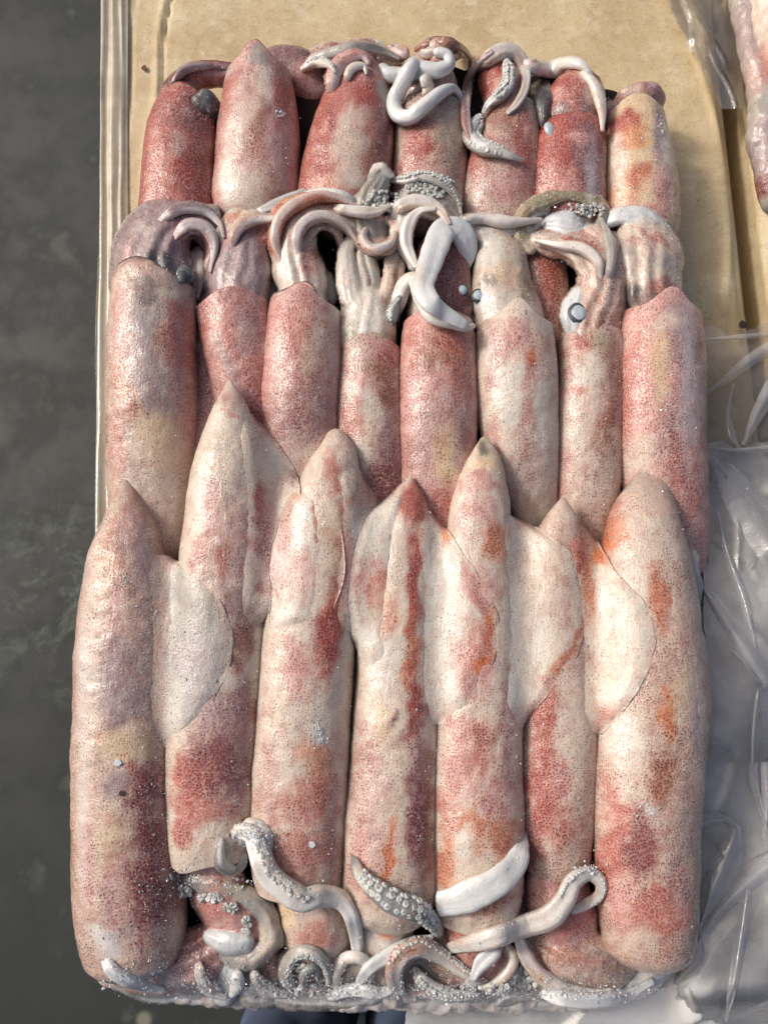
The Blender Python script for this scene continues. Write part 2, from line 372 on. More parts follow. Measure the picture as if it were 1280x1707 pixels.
# ------------------------------------------------------------------ materials
def newmat(name):
    m = bpy.data.materials.new(name); m.use_nodes = True; t = m.node_tree
    for n in list(t.nodes): t.nodes.remove(n)
    out = t.nodes.new('ShaderNodeOutputMaterial'); return m, t, out
class NB:
    def __init__(s, t): s.t = t
    def n(s, typ, **kw):
        x = s.t.nodes.new(typ)
        for k, v in kw.items():
            if k.startswith('i_'):
                key = k[2:]; x.inputs[int(key) if key.isdigit() else key.replace('_', ' ')].default_value = v
            else: setattr(x, k, v)
        return x
    def l(s, a, b): s.t.links.new(a, b)
    def math(s, op, a, b=None, c=None, clamp=False):
        x = s.t.nodes.new('ShaderNodeMath'); x.operation = op; x.use_clamp = clamp
        for i, v in enumerate((a, b, c)):
            if v is None: continue
            if isinstance(v, (int, float)): x.inputs[i].default_value = v
            else: s.l(v, x.inputs[i])
        return x.outputs[0]
    def mr(s, v, a, b, c=0, d=1, smooth=True):
        x = s.t.nodes.new('ShaderNodeMapRange'); x.interpolation_type = 'SMOOTHSTEP' if smooth else 'LINEAR'
        s.l(v, x.inputs[0])
        for i, q in enumerate((a, b, c, d)):
            if isinstance(q, (int, float)): x.inputs[i+1].default_value = q
            else: s.l(q, x.inputs[i+1])
        return x.outputs[0]
    def mix(s, f, a, b, mode='MIX'):
        x = s.t.nodes.new('ShaderNodeMix'); x.data_type = 'RGBA'; x.blend_type = mode
        for i, v in ((0, f), (6, a), (7, b)):
            if isinstance(v, (int, float)): x.inputs[i].default_value = v
            elif isinstance(v, tuple): x.inputs[i].default_value = v
            else: s.l(v, x.inputs[i])
        return x.outputs[2]
    def noise(s, vec, sc, det=3, ro=.55, dist=0):
        x = s.n('ShaderNodeTexNoise'); x.inputs['Scale'].default_value = sc; x.inputs['Detail'].default_value = det
        x.inputs['Roughness'].default_value = ro; x.inputs['Distortion'].default_value = dist
        if vec is not None: s.l(vec, x.inputs['Vector'])
        return x.outputs[0]
def skin_mat(name, dot=1.0, rough=.32, coat=.5, frost=.25, sss=.12):
    m, t, out = newmat(name); b = NB(t)
    tc = b.n('ShaderNodeTexCoord').outputs['Object']
    at = b.n('ShaderNodeAttribute', attribute_name='pig'); tu = b.n('ShaderNodeAttribute', attribute_name='tuv')
    C, A = at.outputs['Color'], at.outputs['Alpha']
    mp = b.n('ShaderNodeMapping'); mp.inputs['Scale'].default_value = (.28, 1, 1); b.l(tu.outputs['Vector'], mp.inputs[0])
    streak = b.noise(mp.outputs[0], 420, 4, .65, .6)
    mot = b.noise(tc, 120, 4, .6, .8)
    fine = b.noise(tc, 900, 3, .6)
    # reddish network and pale flecks between the spots
    f1 = b.math('MULTIPLY', b.mr(mot, .46, .68), A); f1 = b.math('MULTIPLY', f1, .34)
    red = b.mix(1.0, C, (.90, .50, .44, 1), 'MULTIPLY')
    c1 = b.mix(f1, C, red)
    f2 = b.math('MULTIPLY', b.mr(streak, .56, .74), .32)
    c2 = b.mix(f2, c1, (.80, .70, .62, 1))
    f2b = b.math('MULTIPLY', b.math('MULTIPLY', b.mr(streak, .46, .28), A), .35)
    c2 = b.mix(f2b, c2, b.mix(1.0, c2, (.72, .45, .42, 1), 'MULTIPLY'))
    # scraped threads where the outer skin is torn
    tn = b.noise(tc, 150, 3, .5, 1.5); rd = b.math('ABSOLUTE', b.math('SUBTRACT', tn, .5))
    thr = b.math('MULTIPLY', b.mr(rd, .022, .004), b.mr(b.noise(tc, 26, 3, .6), .54, .64)); thr = b.math('MULTIPLY', thr, b.math('MULTIPLY', A, .65))
    c2 = b.mix(thr, c2, (.78, .66, .58, 1))
    # two populations of pigment spots
    mp2 = b.n('ShaderNodeMapping'); mp2.inputs['Scale'].default_value = (1, 1, 1); b.l(tu.outputs['Vector'], mp2.inputs[0])
    wob = b.n('ShaderNodeTexNoise'); wob.inputs['Scale'].default_value = 90; b.l(tc, wob.inputs['Vector'])
    wv = b.n('ShaderNodeVectorMath', operation='MULTIPLY_ADD'); b.l(wob.outputs['Color'], wv.inputs[0]); wv.inputs[1].default_value = (.006, .006, 0); b.l(mp2.outputs[0], wv.inputs[2])
    def spots(scale, r0, r1, soft):
        v = b.n('ShaderNodeTexVoronoi'); v.voronoi_dimensions = '2D'; v.inputs['Scale'].default_value = scale; v.inputs['Randomness'].default_value = .82
        b.l(wv.outputs[0], v.inputs['Vector'])
        rn = b.n('ShaderNodeSeparateColor'); b.l(v.outputs['Color'], rn.inputs[0])
        size = b.math('MULTIPLY_ADD', rn.outputs[0], r1-r0, r0)
        size = b.math('MULTIPLY', size, b.math('MULTIPLY_ADD', A, .70, .32))
        keep = b.math('LESS_THAN', rn.outputs[1], b.math('MULTIPLY_ADD', A, 1.1, .05))
        d = b.math('SUBTRACT', v.outputs['Distance'], size)
        mk = b.mr(d, soft, -soft*.4)
        return b.math('MULTIPLY', mk, keep), v.outputs['Distance']
    s1, d1 = spots(660, .08, .34, .14); s2, _ = spots(1200, .12, .38, .2)
    s3, _ = spots(380, .05, .25, .09)
    big = b.mr(b.noise(tc, 24, 3, .6), .50, .60)
    s1 = b.math('MAXIMUM', b.math('MULTIPLY', s1, b.math('MULTIPLY_ADD', big, -.75, 1.0)), b.math('MULTIPLY', s3, big))
    dens = b.mr(b.noise(tc, 55, 3), .34, .62, .30, 1.0)
    # pigment gathers round the spots and leaves a pale net between them
    net = b.math('MULTIPLY', b.mr(d1, .30, .62), b.math('MULTIPLY', A, .40))
    c3 = b.mix(net, c2, b.mix(.5, c2, (.80, .62, .54, 1)))
    halo = b.math('MULTIPLY', b.mr(d1, .42, .15), b.math('MULTIPLY', A, .30)); c3 = b.mix(halo, c3, b.mix(1.0, c3, (.85, .42, .36, 1), 'MULTIPLY'))
    c4 = b.mix(b.math('MULTIPLY', b.math('MULTIPLY', s2, dens), .45*dot), c3, b.mix(1.0, c3, (.45, .20, .17, 1), 'MULTIPLY'))
    c5 = b.mix(b.math('MULTIPLY', b.math('MULTIPLY', s1, dens), .78*dot), c4, b.mix(.6, b.mix(1.0, c4, (.22, .09, .08, 1), 'MULTIPLY'), (.07, .022, .02, 1)))
    # frost dust
    fr = b.math('MULTIPLY', b.mr(fine, .60, .74), b.mr(b.noise(tc, 42, 3), .42, .66)); fr = b.math('MULTIPLY', fr, frost*1.6, clamp=True)
    c6 = b.mix(fr, c5, (.86, .87, .88, 1))
    p = b.n('ShaderNodeBsdfPrincipled')
    b.l(c6, p.inputs['Base Color'])
    rg = b.mr(b.noise(tc, 90, 3), .3, .7, rough-.1, rough+.18); b.l(rg, p.inputs['Roughness'])
    p.inputs['Coat Weight'].default_value = coat*1.3; p.inputs['Coat Roughness'].default_value = .11
    p.inputs['Specular IOR Level'].default_value = .45
    p.inputs['Subsurface Weight'].default_value = sss; p.inputs['Subsurface Radius'].default_value = (.006, .003, .002); p.inputs['Subsurface Scale'].default_value = 1
    bh = b.math('MULTIPLY_ADD', s1, -.25, b.math('MULTIPLY_ADD', fine, .55, b.math('MULTIPLY', mot, 1.2)))
    bh = b.math('MULTIPLY_ADD', streak, .9, bh); bh = b.math('MULTIPLY_ADD', fr, .8, bh)
    bp = b.n('ShaderNodeBump'); bp.inputs['Strength'].default_value = .55; bp.inputs['Distance'].default_value = .0007; b.l(bh, bp.inputs['Height'])
    b.l(bp.outputs[0], p.inputs['Normal']); b.l(bp.outputs[0], p.inputs['Coat Normal'])
    b.l(p.outputs[0], out.inputs[0]); return m
SKIN = skin_mat('squid_skin'); FIN = skin_mat('fin_skin', dot=.9, rough=.36, coat=.32, frost=.15, sss=.15)
FLESH = skin_mat('arm_flesh', dot=.85, rough=.28, coat=.55, frost=.3, sss=.25)
ICY = skin_mat('frosted_flesh', dot=.5, rough=.35, coat=.6, frost=.75, sss=.2)
def simple(name, c, rough=.4, coat=0, bump=0, bs=200, sss=0, tr=0, spec=.5, var=.15, vs=80):
    m, t, out = newmat(name); b = NB(t); tc = b.n('ShaderNodeTexCoord').outputs['Object']
    p = b.n('ShaderNodeBsdfPrincipled')
    cc = tuple(lin(c))+(1,)
    n = b.noise(tc, vs, 4, .6); col = b.mix(b.mr(n, .3, .7), tuple(x*(1-var) for x in cc[:3])+(1,), tuple(min(1, x*(1+var)) for x in cc[:3])+(1,))
    b.l(col, p.inputs['Base Color']); p.inputs['Roughness'].default_value = rough
    p.inputs['Coat Weight'].default_value = coat; p.inputs['Coat Roughness'].default_value = .08
    p.inputs['Transmission Weight'].default_value = tr; p.inputs['Specular IOR Level'].default_value = spec
    if sss: p.inputs['Subsurface Weight'].default_value = sss; p.inputs['Subsurface Radius'].default_value = (.004, .004, .004); p.inputs['Subsurface Scale'].default_value = 1
    if bump:
        bp = b.n('ShaderNodeBump'); bp.inputs['Strength'].default_value = bump; bp.inputs['Distance'].default_value = .001
        b.l(b.noise(tc, bs, 4, .6), bp.inputs['Height']); b.l(bp.outputs[0], p.inputs['Normal'])
    b.l(p.outputs[0], out.inputs[0]); return m
EYEW = simple('eye_white', (.80, .83, .85), .2, .8, .2, 600, .2)
EYEL = simple('eye_lens', (.72, .76, .79), .45, .15, .2, 700, .3, vs=300)
EYED = simple('eye_dark', (.40, .43, .45), .25, .7, .5, 400, .2, var=.5, vs=160)
EYEG = simple('eye_cloudy', (.42, .43, .43), .22, .8, .15, 300, .2, var=.45, vs=90)
EYER = simple('eye_ring', (.26, .29, .31), .5, .1, .3, 500, .2, var=.3, vs=300)
ICE = simple('ice_crystal', (.92, .94, .96), .15, .4, 0, tr=.35, var=.05)
SUCK = simple('sucker_flesh', (.80, .81, .79), .5, .2, .3, 900, .6, var=.25, vs=250)
# ------------------------------------------------------------------ the frozen squid
G = 'squid frozen together in the block'
def squid(label, px, py, name='squid', grp=G):
    p = U(px, py, .03); return thing(name, label, 'squid', (float(p[0]), float(p[1]), .03), grp)
def mantle(S, pts, base, blobs, cap=(1, 0), lip=(.28, 0, .5), dz=0, flat=.82, bump=(.7, .3), **k):
    pts = [(p[0], p[1], p[2]*1.06)+tuple(p[3:]) for p in pts]
    return tube('mantle', pts, S, SKIN, base, blobs, 'abs', flat, 2.0, None, cap, lip, 2.15, bump, dz, **k)
def head(S, pts, base, blobs, flat=.8, dz=0, mat=None, **k):
    k.setdefault('cap', (1, 1)); k.setdefault('bump', (1.2, .4)); k.setdefault('groove', .02)
    return tube('head', pts, S, mat or FLESH, base, blobs, 'abs', flat, 2.0, None, k.pop('cap'), None, 2.1, k.pop('bump'), dz, **k)
def arm(S, pts, base='c', blobs=(), name='arm', flat=.75, mat=None, suck=None, dz=0, **k):
    k.setdefault('cap', (1, 1)); k.setdefault('bump', (1.6, .8)); k.setdefault('groove', .045); k.setdefault('tuck', .8); k.setdefault('chan', random.Random(len(INFO)+3).choice([0, .28, .4, -.2])); k.setdefault('oral', None if base in 'kGDdb' else random.Random(len(INFO)).choice([.6, 1.2, 2.2, 2.8]))
    wf = {'arm': 1.22, 'tentacle': 1.12}.get(name, 1) if k['tuck'] > .1 else 1
    pts = [(p[0], p[1], p[2]*wf)+tuple(p[3:]) for p in pts]
    o = tube(name, pts, S, mat or FLESH, base, blobs, k.pop('z', 'drape'), flat, 1.6, k.pop('ring', None) or 20, k.pop('cap'), None, 2.2, k.pop('bump'), dz, **k)
    if suck: suckers(S, o, *suck)
    return o
def cup(r):
    """one sucker: a little rimmed cup"""
    pr = [(.70, -.7), (1.0, .0), (.90, .42), (.62, .56), (.36, .44), (.0, .36)]; v = []; n = 9
    for a, h in pr[:-1]:
        for i in range(n): v.append((a*r*math.cos(2*math.pi*i/n), a*r*math.sin(2*math.pi*i/n), h*r))
    v.append((0, 0, .36*r)); q = grid_faces(5, n, True)
    tri = np.array([(4*n+i, 4*n+(i+1) % n, 5*n) for i in range(n)])
    q = q[:, [0, 1, 2, 3]]
    return np.array(v), q, tri
def suckers(S, o, side=1, s0=.05, s1=.95, r=1.3, rows=2, ang=60, spread=28):
    """rows of suckers along one flank of an arm; side +1/-1, ang from the top of the arm"""
    I = INFO[o.name]; C, R, T, sd, up, s = (I[k] for k in ('C', 'R', 'T', 'side', 'up', 's'))
    V, Q, Tt = [], [], []; nv = 0; d = s[-1]*s0; k = 0; rr = random.Random(len(ALL)*7+k)
    while d < s[-1]*s1:
        i = int(np.searchsorted(s, d)); i = min(i, len(s)-1)
        rad = min(r/1000, R[i]*.62+.0002)*rr.uniform(.75, 1.15)
        for j in range(rows):
            a = math.radians(ang+(j-(rows-1)/2)*spread*2+rr.uniform(-9, 9))*side
            nrm = sd[i]*math.sin(a)+up[i]*math.cos(a)
            p = C[i]+sd[i]*math.sin(a)*R[i]*.95+up[i]*math.cos(a)*R[i]*I['flat']*.97+T[i]*rr.uniform(-.5, .5)*rad
            nrm = nrm+np.array([rr.uniform(-.3, .3) for _ in range(3)]); nrm /= np.linalg.norm(nrm)
            x = np.cross(nrm, T[i]); x /= np.linalg.norm(x)+1e-9; y = np.cross(nrm, x)
            v, q, tt = cup(rad); w_ = p+v[:, :1]*x+v[:, 1:2]*y+v[:, 2:3]*nrm
            V.append(w_); Q.append(q+nv); Tt.append(tt+nv); nv += len(v)
        d += rad*1.75; k += 1
    if not V: return
    V = np.vstack(V); Q = np.vstack(Q); Tt = np.vstack(Tt)
    z = np.zeros((len(V), 4))
    m = mesh2('suckers', V, Q, Tt, SUCK, o, z, z[:, :3]); m['kind'] = 'stuff'; hput(V)
def blob_suckers(S, cx, cy, rx, ry, n, r=1.2, seed=1):
    """a bunch of suckers crowding together"""
    rr = random.Random(seed); V, Q, Tt = [], [], []; nv = 0
    for k in range(n):
        a = rr.uniform(0, 6.28); q = math.sqrt(rr.random()); x, y = cx+rx*q*math.cos(a), cy+ry*q*math.sin(a)
        rad = r/1000*rr.uniform(.6, 1.15); z = float(UD(np.array([x]), np.array([y]), rad*.4)[0]); p = U(x, y, z)
        nr = np.array([rr.uniform(-.6, .6), rr.uniform(-.6, .6), 1.]); nr /= np.linalg.norm(nr); xx = np.cross(nr, [0, 1, .1]); xx /= np.linalg.norm(xx); yy = np.cross(nr, xx)
        v, qd, tt = cup(rad); V.append(p+v[:, :1]*xx+v[:, 1:2]*yy+v[:, 2:3]*nr); Q.append(qd+nv); Tt.append(tt+nv); nv += len(v)
    V = np.vstack(V); z = np.zeros((len(V), 4))
    m = mesh2('suckers', V, np.vstack(Q), np.vstack(Tt), SUCK, S, z, z[:, :3]); m['kind'] = 'stuff'; hput(V)
def ball(name, px, py, rx, ry, h, parent, mat, off=0.0, rot=0, seed=0, bump=.04, zabs=None, tilt=(0, 0)):
    """an ellipsoid rx, ry in layout units, h mm high, lying on what is below"""
    n, m = 20, 30
    z = zabs if zabs is not None else float(UD(np.array([px*1.]), np.array([py*1.]), h/1000*.4+off/1000)[0])
    c = U(px, py, z); pp = np.linalg.norm(U(px+1, py, z)-c)
    ph = np.linspace(0, np.pi, n)[:, None]; th = np.linspace(0, 2*np.pi, m, endpoint=False)[None, :]
    x = np.sin(ph)*np.cos(th)*rx*pp; y = np.sin(ph)*np.sin(th)*ry*pp; zz = np.cos(ph)*h/1000+0*th
    a = math.radians(rot); X = x*math.cos(a)-y*math.sin(a); Y = x*math.sin(a)+y*math.cos(a)
    zz = zz+X*tilt[0]+Y*tilt[1]
    V = np.stack([X, Y, zz], -1).reshape(-1, 3)
    V = V*(1+bump*fbm(V*220+seed, 2))[:, None]+c
    F = grid_faces(n, m, True)[:, ::-1]
    col = np.zeros((len(V), 4)); col[:] = np.append(lin(PAL['q'][:3]), .3)
    o = mesh(name, V, F, mat, parent, col, V*0); hput(V); return o
def eye(S, px, py, r=24, l=14, dx=0, dy=0, dark=False, off=.5, h=3.2, ry=None):
    rr = random.Random(int(px*7+py)); rot = rr.uniform(-18, 18)
    if dark is None:
        z = float(UD(np.array([px*1.]), np.array([py*1.]), -.0012)[0]); e = ball('eye', px, py, l*1.08, l*1.18, 1.9, S, EYER, zabs=z, rot=rot, seed=py, bump=.08)
        ball('lens', px, py, l*.90, l*.98, 2.3, e, EYEL, zabs=z+.0001, bump=.06, rot=rot, seed=px); return
    if not dark: ball('eye_rim', px, py, r*1.13, (ry or r)*1.12, h*.5, S, EYEG, off-1.5, rot, px, .05)
    e = ball('eye', px, py, r, ry or r, h*.62, S, EYEG if dark else EYEW, off-(2.0 if dark else 1.7), rot, px, .05 if dark else .06)
    z = float(UD(np.array([px+dx*1.]), np.array([py+dy*1.]), -.0012)[0])
    if dark:
        return
        ball('lens', px+dx, py+dy, l*.85, l*1.1, 1.7, e, EYER, zabs=z, rot=rot, seed=py, bump=.10); return
    ball('iris', px+dx, py+dy, l*1.12, l*1.2, 1.7, e, EYER, zabs=z, rot=rot, seed=py, bump=.12)
    ball('lens', px+dx, py+dy, l*.92, l*1.0, 2.0, e, EYEL, zabs=z+.0002, bump=.06, rot=rot, seed=px)
# filler
def curls(S, spec, seed=1):
    """small curled arms packed between the bigger ones: x, y, width, length, heading, curl, lift, kind"""
    rr = random.Random(seed)
    for (x, y, w_, ln, hd, cu, lf, kd) in spec:
        n = 6; P = []; a = math.radians(hd)
        for i in range(n):
            t = i/(n-1); P.append((x, y, w_*(1-.45*t), lf)); x += math.cos(a)*ln/(n-1); y += math.sin(a)*ln/(n-1); a += math.radians(cu)/(n-1)*(1+t)
        m_ = {'w': FLESH, 'W': FLESH, 'g': ICY, 'G': ICY}.get(kd, FLESH)
        arm(S, P, kd, mat=m_, suck=((1 if cu > 0 else -1), .1, .85, 1.15, 2, 35, 22) if kd in 'gG' and rr.random() < .6 else None)
# ---- top row: seven squid, heads towards the far edge
S = squid('deep red squid at the far left corner with its dark head bent right', 300, 280)
mantle(S, [(297, 420, 122, 24), (298, 370, 124, 25), (301, 300, 120, 28), (304, 230, 112, 30), (311, 178, 92, 31)], 'R',
       [(300, 360, 50, 40, 0, 'r'), (262, 290, 20, 80, 0, 'r'), (320, 210, 30, 30, 0, 'd'), (340, 260, 20, 50, 0, 'b', .6), (300, 255, 20, 20, 0, 'm')])
head(S, [(300, 195, 70, 30), (300, 160, 66, 31), (320, 132, 50, 30), (352, 124, 44, 28), (392, 126, 40, 25), (420, 130, 30, 20)], 'd',
     [(340, 120, 40, 14, 0, 'R'), (385, 120, 20, 10, 0, 'p')])
arm(S, [(322, 158, 20, -1), (340, 168, 30, -1), (356, 188, 28, -2), (364, 215, 18, -3)], 'k', [(346, 176, 10, 12, 0, 'G')])
arm(S, [(285, 140, 12, 0), (310, 116, 14, 0), (345, 110, 12, 0), (380, 114, 8, 0)], 'D', mat=ICY, oral=None)

S = squid('pink squid with a pointed pale collar, second in the far row', 430, 220)
head(S, [(440, 150, 90, 20), (470, 120, 84, 24), (505, 128, 80, 24), (535, 155, 66, 20), (548, 175, 40, 16)], 'D',
     [(510, 120, 30, 20, 0, 'p'), (520, 160, 30, 20, 0, 'm')])
mantle(S, [(424, 400, 138, 26), (426, 340, 138, 28), (430, 260, 132, 32), (432, 190, 122, 34), (432, 128, 100, 35)], 'p',
       [(385, 150, 22, 40, 0, 'r'), (440, 140, 16, 50, 0, 'c'), (400, 215, 26, 70, 10, 'c', .7), (470, 170, 16, 60, 0, 'R', .8), (430, 225, 18, 40, 20, 'b', .6),
        (460, 260, 30, 60, 0, 'p'), (382, 310, 20, 60, 0, 'w'), (420, 320, 50, 40, 0, 'c'), (470, 320, 24, 30, 0, 'b', .4), (430, 105, 24, 12, 0, 'g')], lip=(.62, .0, .42))
arm(S, [(516, 118, 14, 1), (524, 102, 18, 0), (548, 92, 18, -1), (575, 86, 14, -1)], 'q', mat=ICY)

S = squid('broad red and cream squid, third from the left in the far row', 585, 220)
mantle(S, [(566, 400, 148, 26), (572, 330, 148, 28), (582, 260, 140, 31), (592, 200, 122, 33), (600, 150, 98, 34), (602, 132, 84, 34)], 'r',
       [(530, 280, 24, 80, 12, 'R'), (550, 190, 24, 50, 12, 'R'), (585, 235, 26, 90, 12, 'c'), (610, 160, 22, 24, 0, 'R'), (640, 200, 16, 60, 0, 'd', .7), (630, 260, 24, 50, 0, 'b', .6),
        (590, 300, 20, 30, 0, 'c'), (540, 320, 24, 20, 0, 'O', .6), (640, 150, 20, 20, 0, 'g')], lip=(.45, .1, .5))
arm(S, [(590, 78, 20, 0), (630, 80, 20, 0), (650, 96, 12, 0)], 'w', mat=ICY)
sculpt('head', S, FLESH, [('p', [(552, 150, 20, 36), (556, 118, 26, 39), (574, 97, 28, 40), (602, 93, 26, 40), (616, 106, 18, 38)]), ('m', [(515, 100, 24, 32), (550, 86, 30, 34), (600, 80, 30, 34), (632, 88, 22, 33)]), ('c', [(574, 132, 12, 39), (584, 114, 16, 40), (602, 108, 14, 40), (608, 120, 10, 39)]),
  ('w', [(522, 106, 20, 33), (545, 100, 18, 34)]), ('t', [(620, 120, 24, 33), (640, 105, 26, 33), (660, 100, 20, 32)])], [(535, 100, 12, 8, 0, 'k', .6), (560, 120, 8, 24, 0, 'o', .5)], k=.6)
S = squid('squid with thick white tentacle loops over its head at the far edge', 715, 240)
head(S, [(715, 215, 96, 27), (712, 165, 100, 30), (712, 125, 84, 30), (714, 95, 50, 28)], 't', [(740, 150, 24, 50, 0, 'm'), (690, 130, 20, 30, 0, 'c')])
mantle(S, [(712, 400, 114, 22), (714, 340, 116, 24), (716, 280, 118, 27), (718, 205, 110, 30), (718, 196, 104, 30)], 't',
       [(700, 240, 22, 40, 0, 'R'), (685, 300, 26, 40, 0, 'r'), (745, 250, 20, 60, 0, 'l', .5), (720, 310, 30, 30, 0, 'p')], lip=(.05, 0, .5))
arm(S, [(716, 110, 24, 2), (745, 90, 30, 1), (768, 84, 26, 0), (776, 96, 20, 0)], 'b', [(740, 82, 24, 10, 0, 'l')])
arm(S, [(700, 90, 20, 1), (740, 76, 24, 0), (770, 80, 18, 0)], 't')
arm(S, [(640, 100, 24, 1), (662, 90, 30, 1), (682, 90, 22, 1)], 'p')
arm(S, [(632, 108, 14, 2), (648, 124, 22, 3), (672, 126, 24, 3), (700, 117, 26, 4), (730, 118, 24, 4), (748, 108, 22, 3), (744, 90, 20, 2), (722, 86, 18, 1)], 'W', name='tentacle', flat=.85, tp=(.1, .3), chan=0)
arm(S, [(692, 100, 20, 7), (682, 118, 24, 7), (668, 145, 24, 5), (656, 172, 24, 4), (664, 192, 24, 4), (684, 194, 24, 4), (708, 176, 24, 5), (736, 154, 24, 5), (756, 148, 22, 3), (768, 165, 16, 1), (770, 190, 10, 0)], 'W', name='tentacle', flat=.85, tp=(.1, .5), chan=0)
arm(S, [(706, 125, 16, 2), (712, 145, 18, 2), (704, 160, 12, 1)], 'q')

S = squid('squid under a ring of arms and a grey suckered tentacle at the far edge', 840, 260)
mantle(S, [(828, 420, 116, 22), (830, 360, 120, 23), (836, 300, 118, 27), (846, 230, 100, 29), (850, 185, 84, 29)], 't',
       [(800, 270, 26, 40, 0, 'r'), (835, 300, 50, 60, 0, 'm', .6), (870, 260, 20, 60, 0, 'R', .7), (850, 320, 30, 30, 0, 'p'), (840, 200, 40, 30, 0, 'b', .7), (845, 170, 30, 20, 0, 'r')], lip=(.1, 0, .5))
head(S, [(850, 200, 80, 29), (842, 160, 72, 31), (832, 125, 70, 30), (830, 105, 50, 28)], 'p', [(815, 130, 20, 20, 0, 'R'), (850, 180, 30, 20, 0, 'r')])
arm(S, [(794, 222, 12, 1), (784, 185, 16, 2), (786, 145, 17, 3), (802, 110, 20, 3), (830, 88, 22, 3), (858, 88, 20, 3), (874, 112, 18, 3), (875, 145, 17, 3), (862, 172, 16, 2), (844, 190, 10, 1)], 'q', [(800, 100, 20, 30, 0, 'b', .4)], tp=(.1, .3), bump=(.8, .4))
arm(S, [(842, 98, 14, 3), (848, 118, 18, 3), (846, 142, 19, 3), (832, 160, 19, 3), (814, 174, 18, 3), (804, 190, 12, 3)], 'g', mat=ICY, suck=(-1, .05, .75, 1.5, 3, 20, 22))
arm(S, [(804, 190, 14, 6), (795, 205, 26, 5), (786, 228, 28, 4), (800, 244, 26, 4), (830, 252, 22, 3), (855, 262, 18, 3), (874, 268, 8, 2)], 'g', mat=ICY, suck=(1, .02, .75, 1.6, 3, 0, 25), name='tentacle')

S = squid('red squid with a blue black ink patch beside its eye, far row', 950, 260)
head(S, [(950, 250, 106, 28), (955, 200, 110, 30), (955, 160, 100, 30), (940, 130, 70, 28)], 'r', [(935, 150, 24, 24, 0, 'R'), (975, 140, 10, 36, -20, 'c'), (985, 190, 20, 40, 0, 'D'), (925, 195, 30, 12, 0, 'k', .6), (958, 205, 24, 14, 0, 'b')])
mantle(S, [(940, 420, 126, 23), (941, 360, 126, 25), (944, 300, 122, 29), (950, 250, 112, 31), (955, 225, 102, 31)], 'R',
       [(920, 260, 24, 30, 0, 'R'), (910, 320, 20, 50, 0, 'r'), (970, 260, 24, 60, 0, 'D'), (985, 320, 14, 50, 0, 'v'), (940, 320, 24, 30, 0, 'p'), (960, 235, 20, 12, 0, 'p')], lip=(.2, .2, .6))
arm(S, [(905, 110, 30, -4), (898, 145, 46, -3), (905, 185, 36, -3), (905, 215, 20, -4)], 'k', [(900, 130, 12, 12, 0, 'v')], mat=ICY)
ball('eye', 916, 216, 9, 15, 2.2, S, simple('eye_grey', (.66, .70, .73), .35, .4), -1.9, 16)
arm(S, [(868, 95, 14, 1), (890, 112, 24, 2), (920, 116, 26, 3), (948, 105, 26, 3), (972, 110, 24, 2), (986, 128, 14, 1)], 'w', [(900, 112, 20, 10, 0, 't'), (960, 102, 12, 8, 0, 'W')], name='tentacle')

S = squid('orange and cream squid at the far right corner with frost on its flank', 1062, 260)
head(S, [(1062, 200, 86, 26), (1064, 165, 84, 27), (1060, 148, 60, 26)], 'm', [(1050, 155, 20, 12, 0, 't'), (1085, 165, 16, 20, 0, 'D')])
arm(S, [(1022, 165, 18, -2), (1018, 190, 20, -3), (1024, 215, 14, -4)], 'D', mat=ICY)
mantle(S, [(1068, 430, 118, 22), (1067, 370, 120, 24), (1064, 300, 116, 28), (1060, 240, 104, 30), (1058, 198, 88, 30)], 'y',
       [(1035, 205, 20, 22, 0, 'R'), (1050, 230, 24, 26, 0, 'O', .5), (1055, 300, 24, 30, 0, 'o'), (1065, 265, 24, 20, 0, 'y'), (1095, 230, 16, 50, 0, 'v'), (1030, 260, 16, 40, 0, 'c'),
        (1100, 320, 20, 60, 0, 'p'), (1030, 350, 26, 30, 0, 'o', .5), (1075, 370, 30, 30, 0, 'p')], lip=(.35, -.15, .6))

# ---- middle row: heads bent over the far row
def M(label, px, py): return squid(label, px, py)
S = M('dark shaded squid wedged low behind the second mantle of the middle row', 345, 640)
mantle(S, [(338, 900, 90, 10), (352, 760, 112, 16), (362, 640, 110, 20), (372, 520, 100, 22), (378, 470, 90, 22)], 'm', [(350, 640, 60, 60, 0, 'd', .7), (350, 800, 60, 90, 0, 't')], lip=(.1, 0, .5))
S = M('big mauve squid at the left of the middle row with a black ink smear', 255, 640)
sculpt('head', S, FLESH, [('v', [(255, 530, 118, 38), (252, 475, 130, 40), (252, 425, 128, 41), (268, 385, 104, 42), (296, 368, 74, 42), (330, 372, 54, 40), (352, 400, 40, 38), (352, 440, 30, 34)], 3, .03),
  ('v', [(212, 440, 24, 47), (232, 392, 30, 51), (268, 361, 32, 51), (310, 352, 32, 49), (345, 364, 28, 46), (364, 392, 22, 40)]), ('m', [(296, 400, 20, 52), (316, 378, 26, 52), (340, 384, 26, 49), (352, 412, 24, 45), (346, 450, 20, 40), (330, 480, 14, 36)]),
  ('g', [(330, 345, 14, 46), (352, 352, 18, 46), (368, 374, 14, 42)]), ('W', [(292, 452, 14, 43), (300, 438, 16, 43), (314, 438, 16, 42), (322, 452, 14, 41)]), ('g', [(305, 458, 34, 38)])],
  [(266, 442, 26, 24, 0, 'k', .9), (220, 450, 18, 40, 0, 'p', .7), (300, 480, 20, 20, 0, 'm'), (240, 385, 20, 14, 0, 'q', .4), (320, 395, 30, 20, 0, 'p', .5), (250, 500, 30, 30, 0, 'G', .5)])
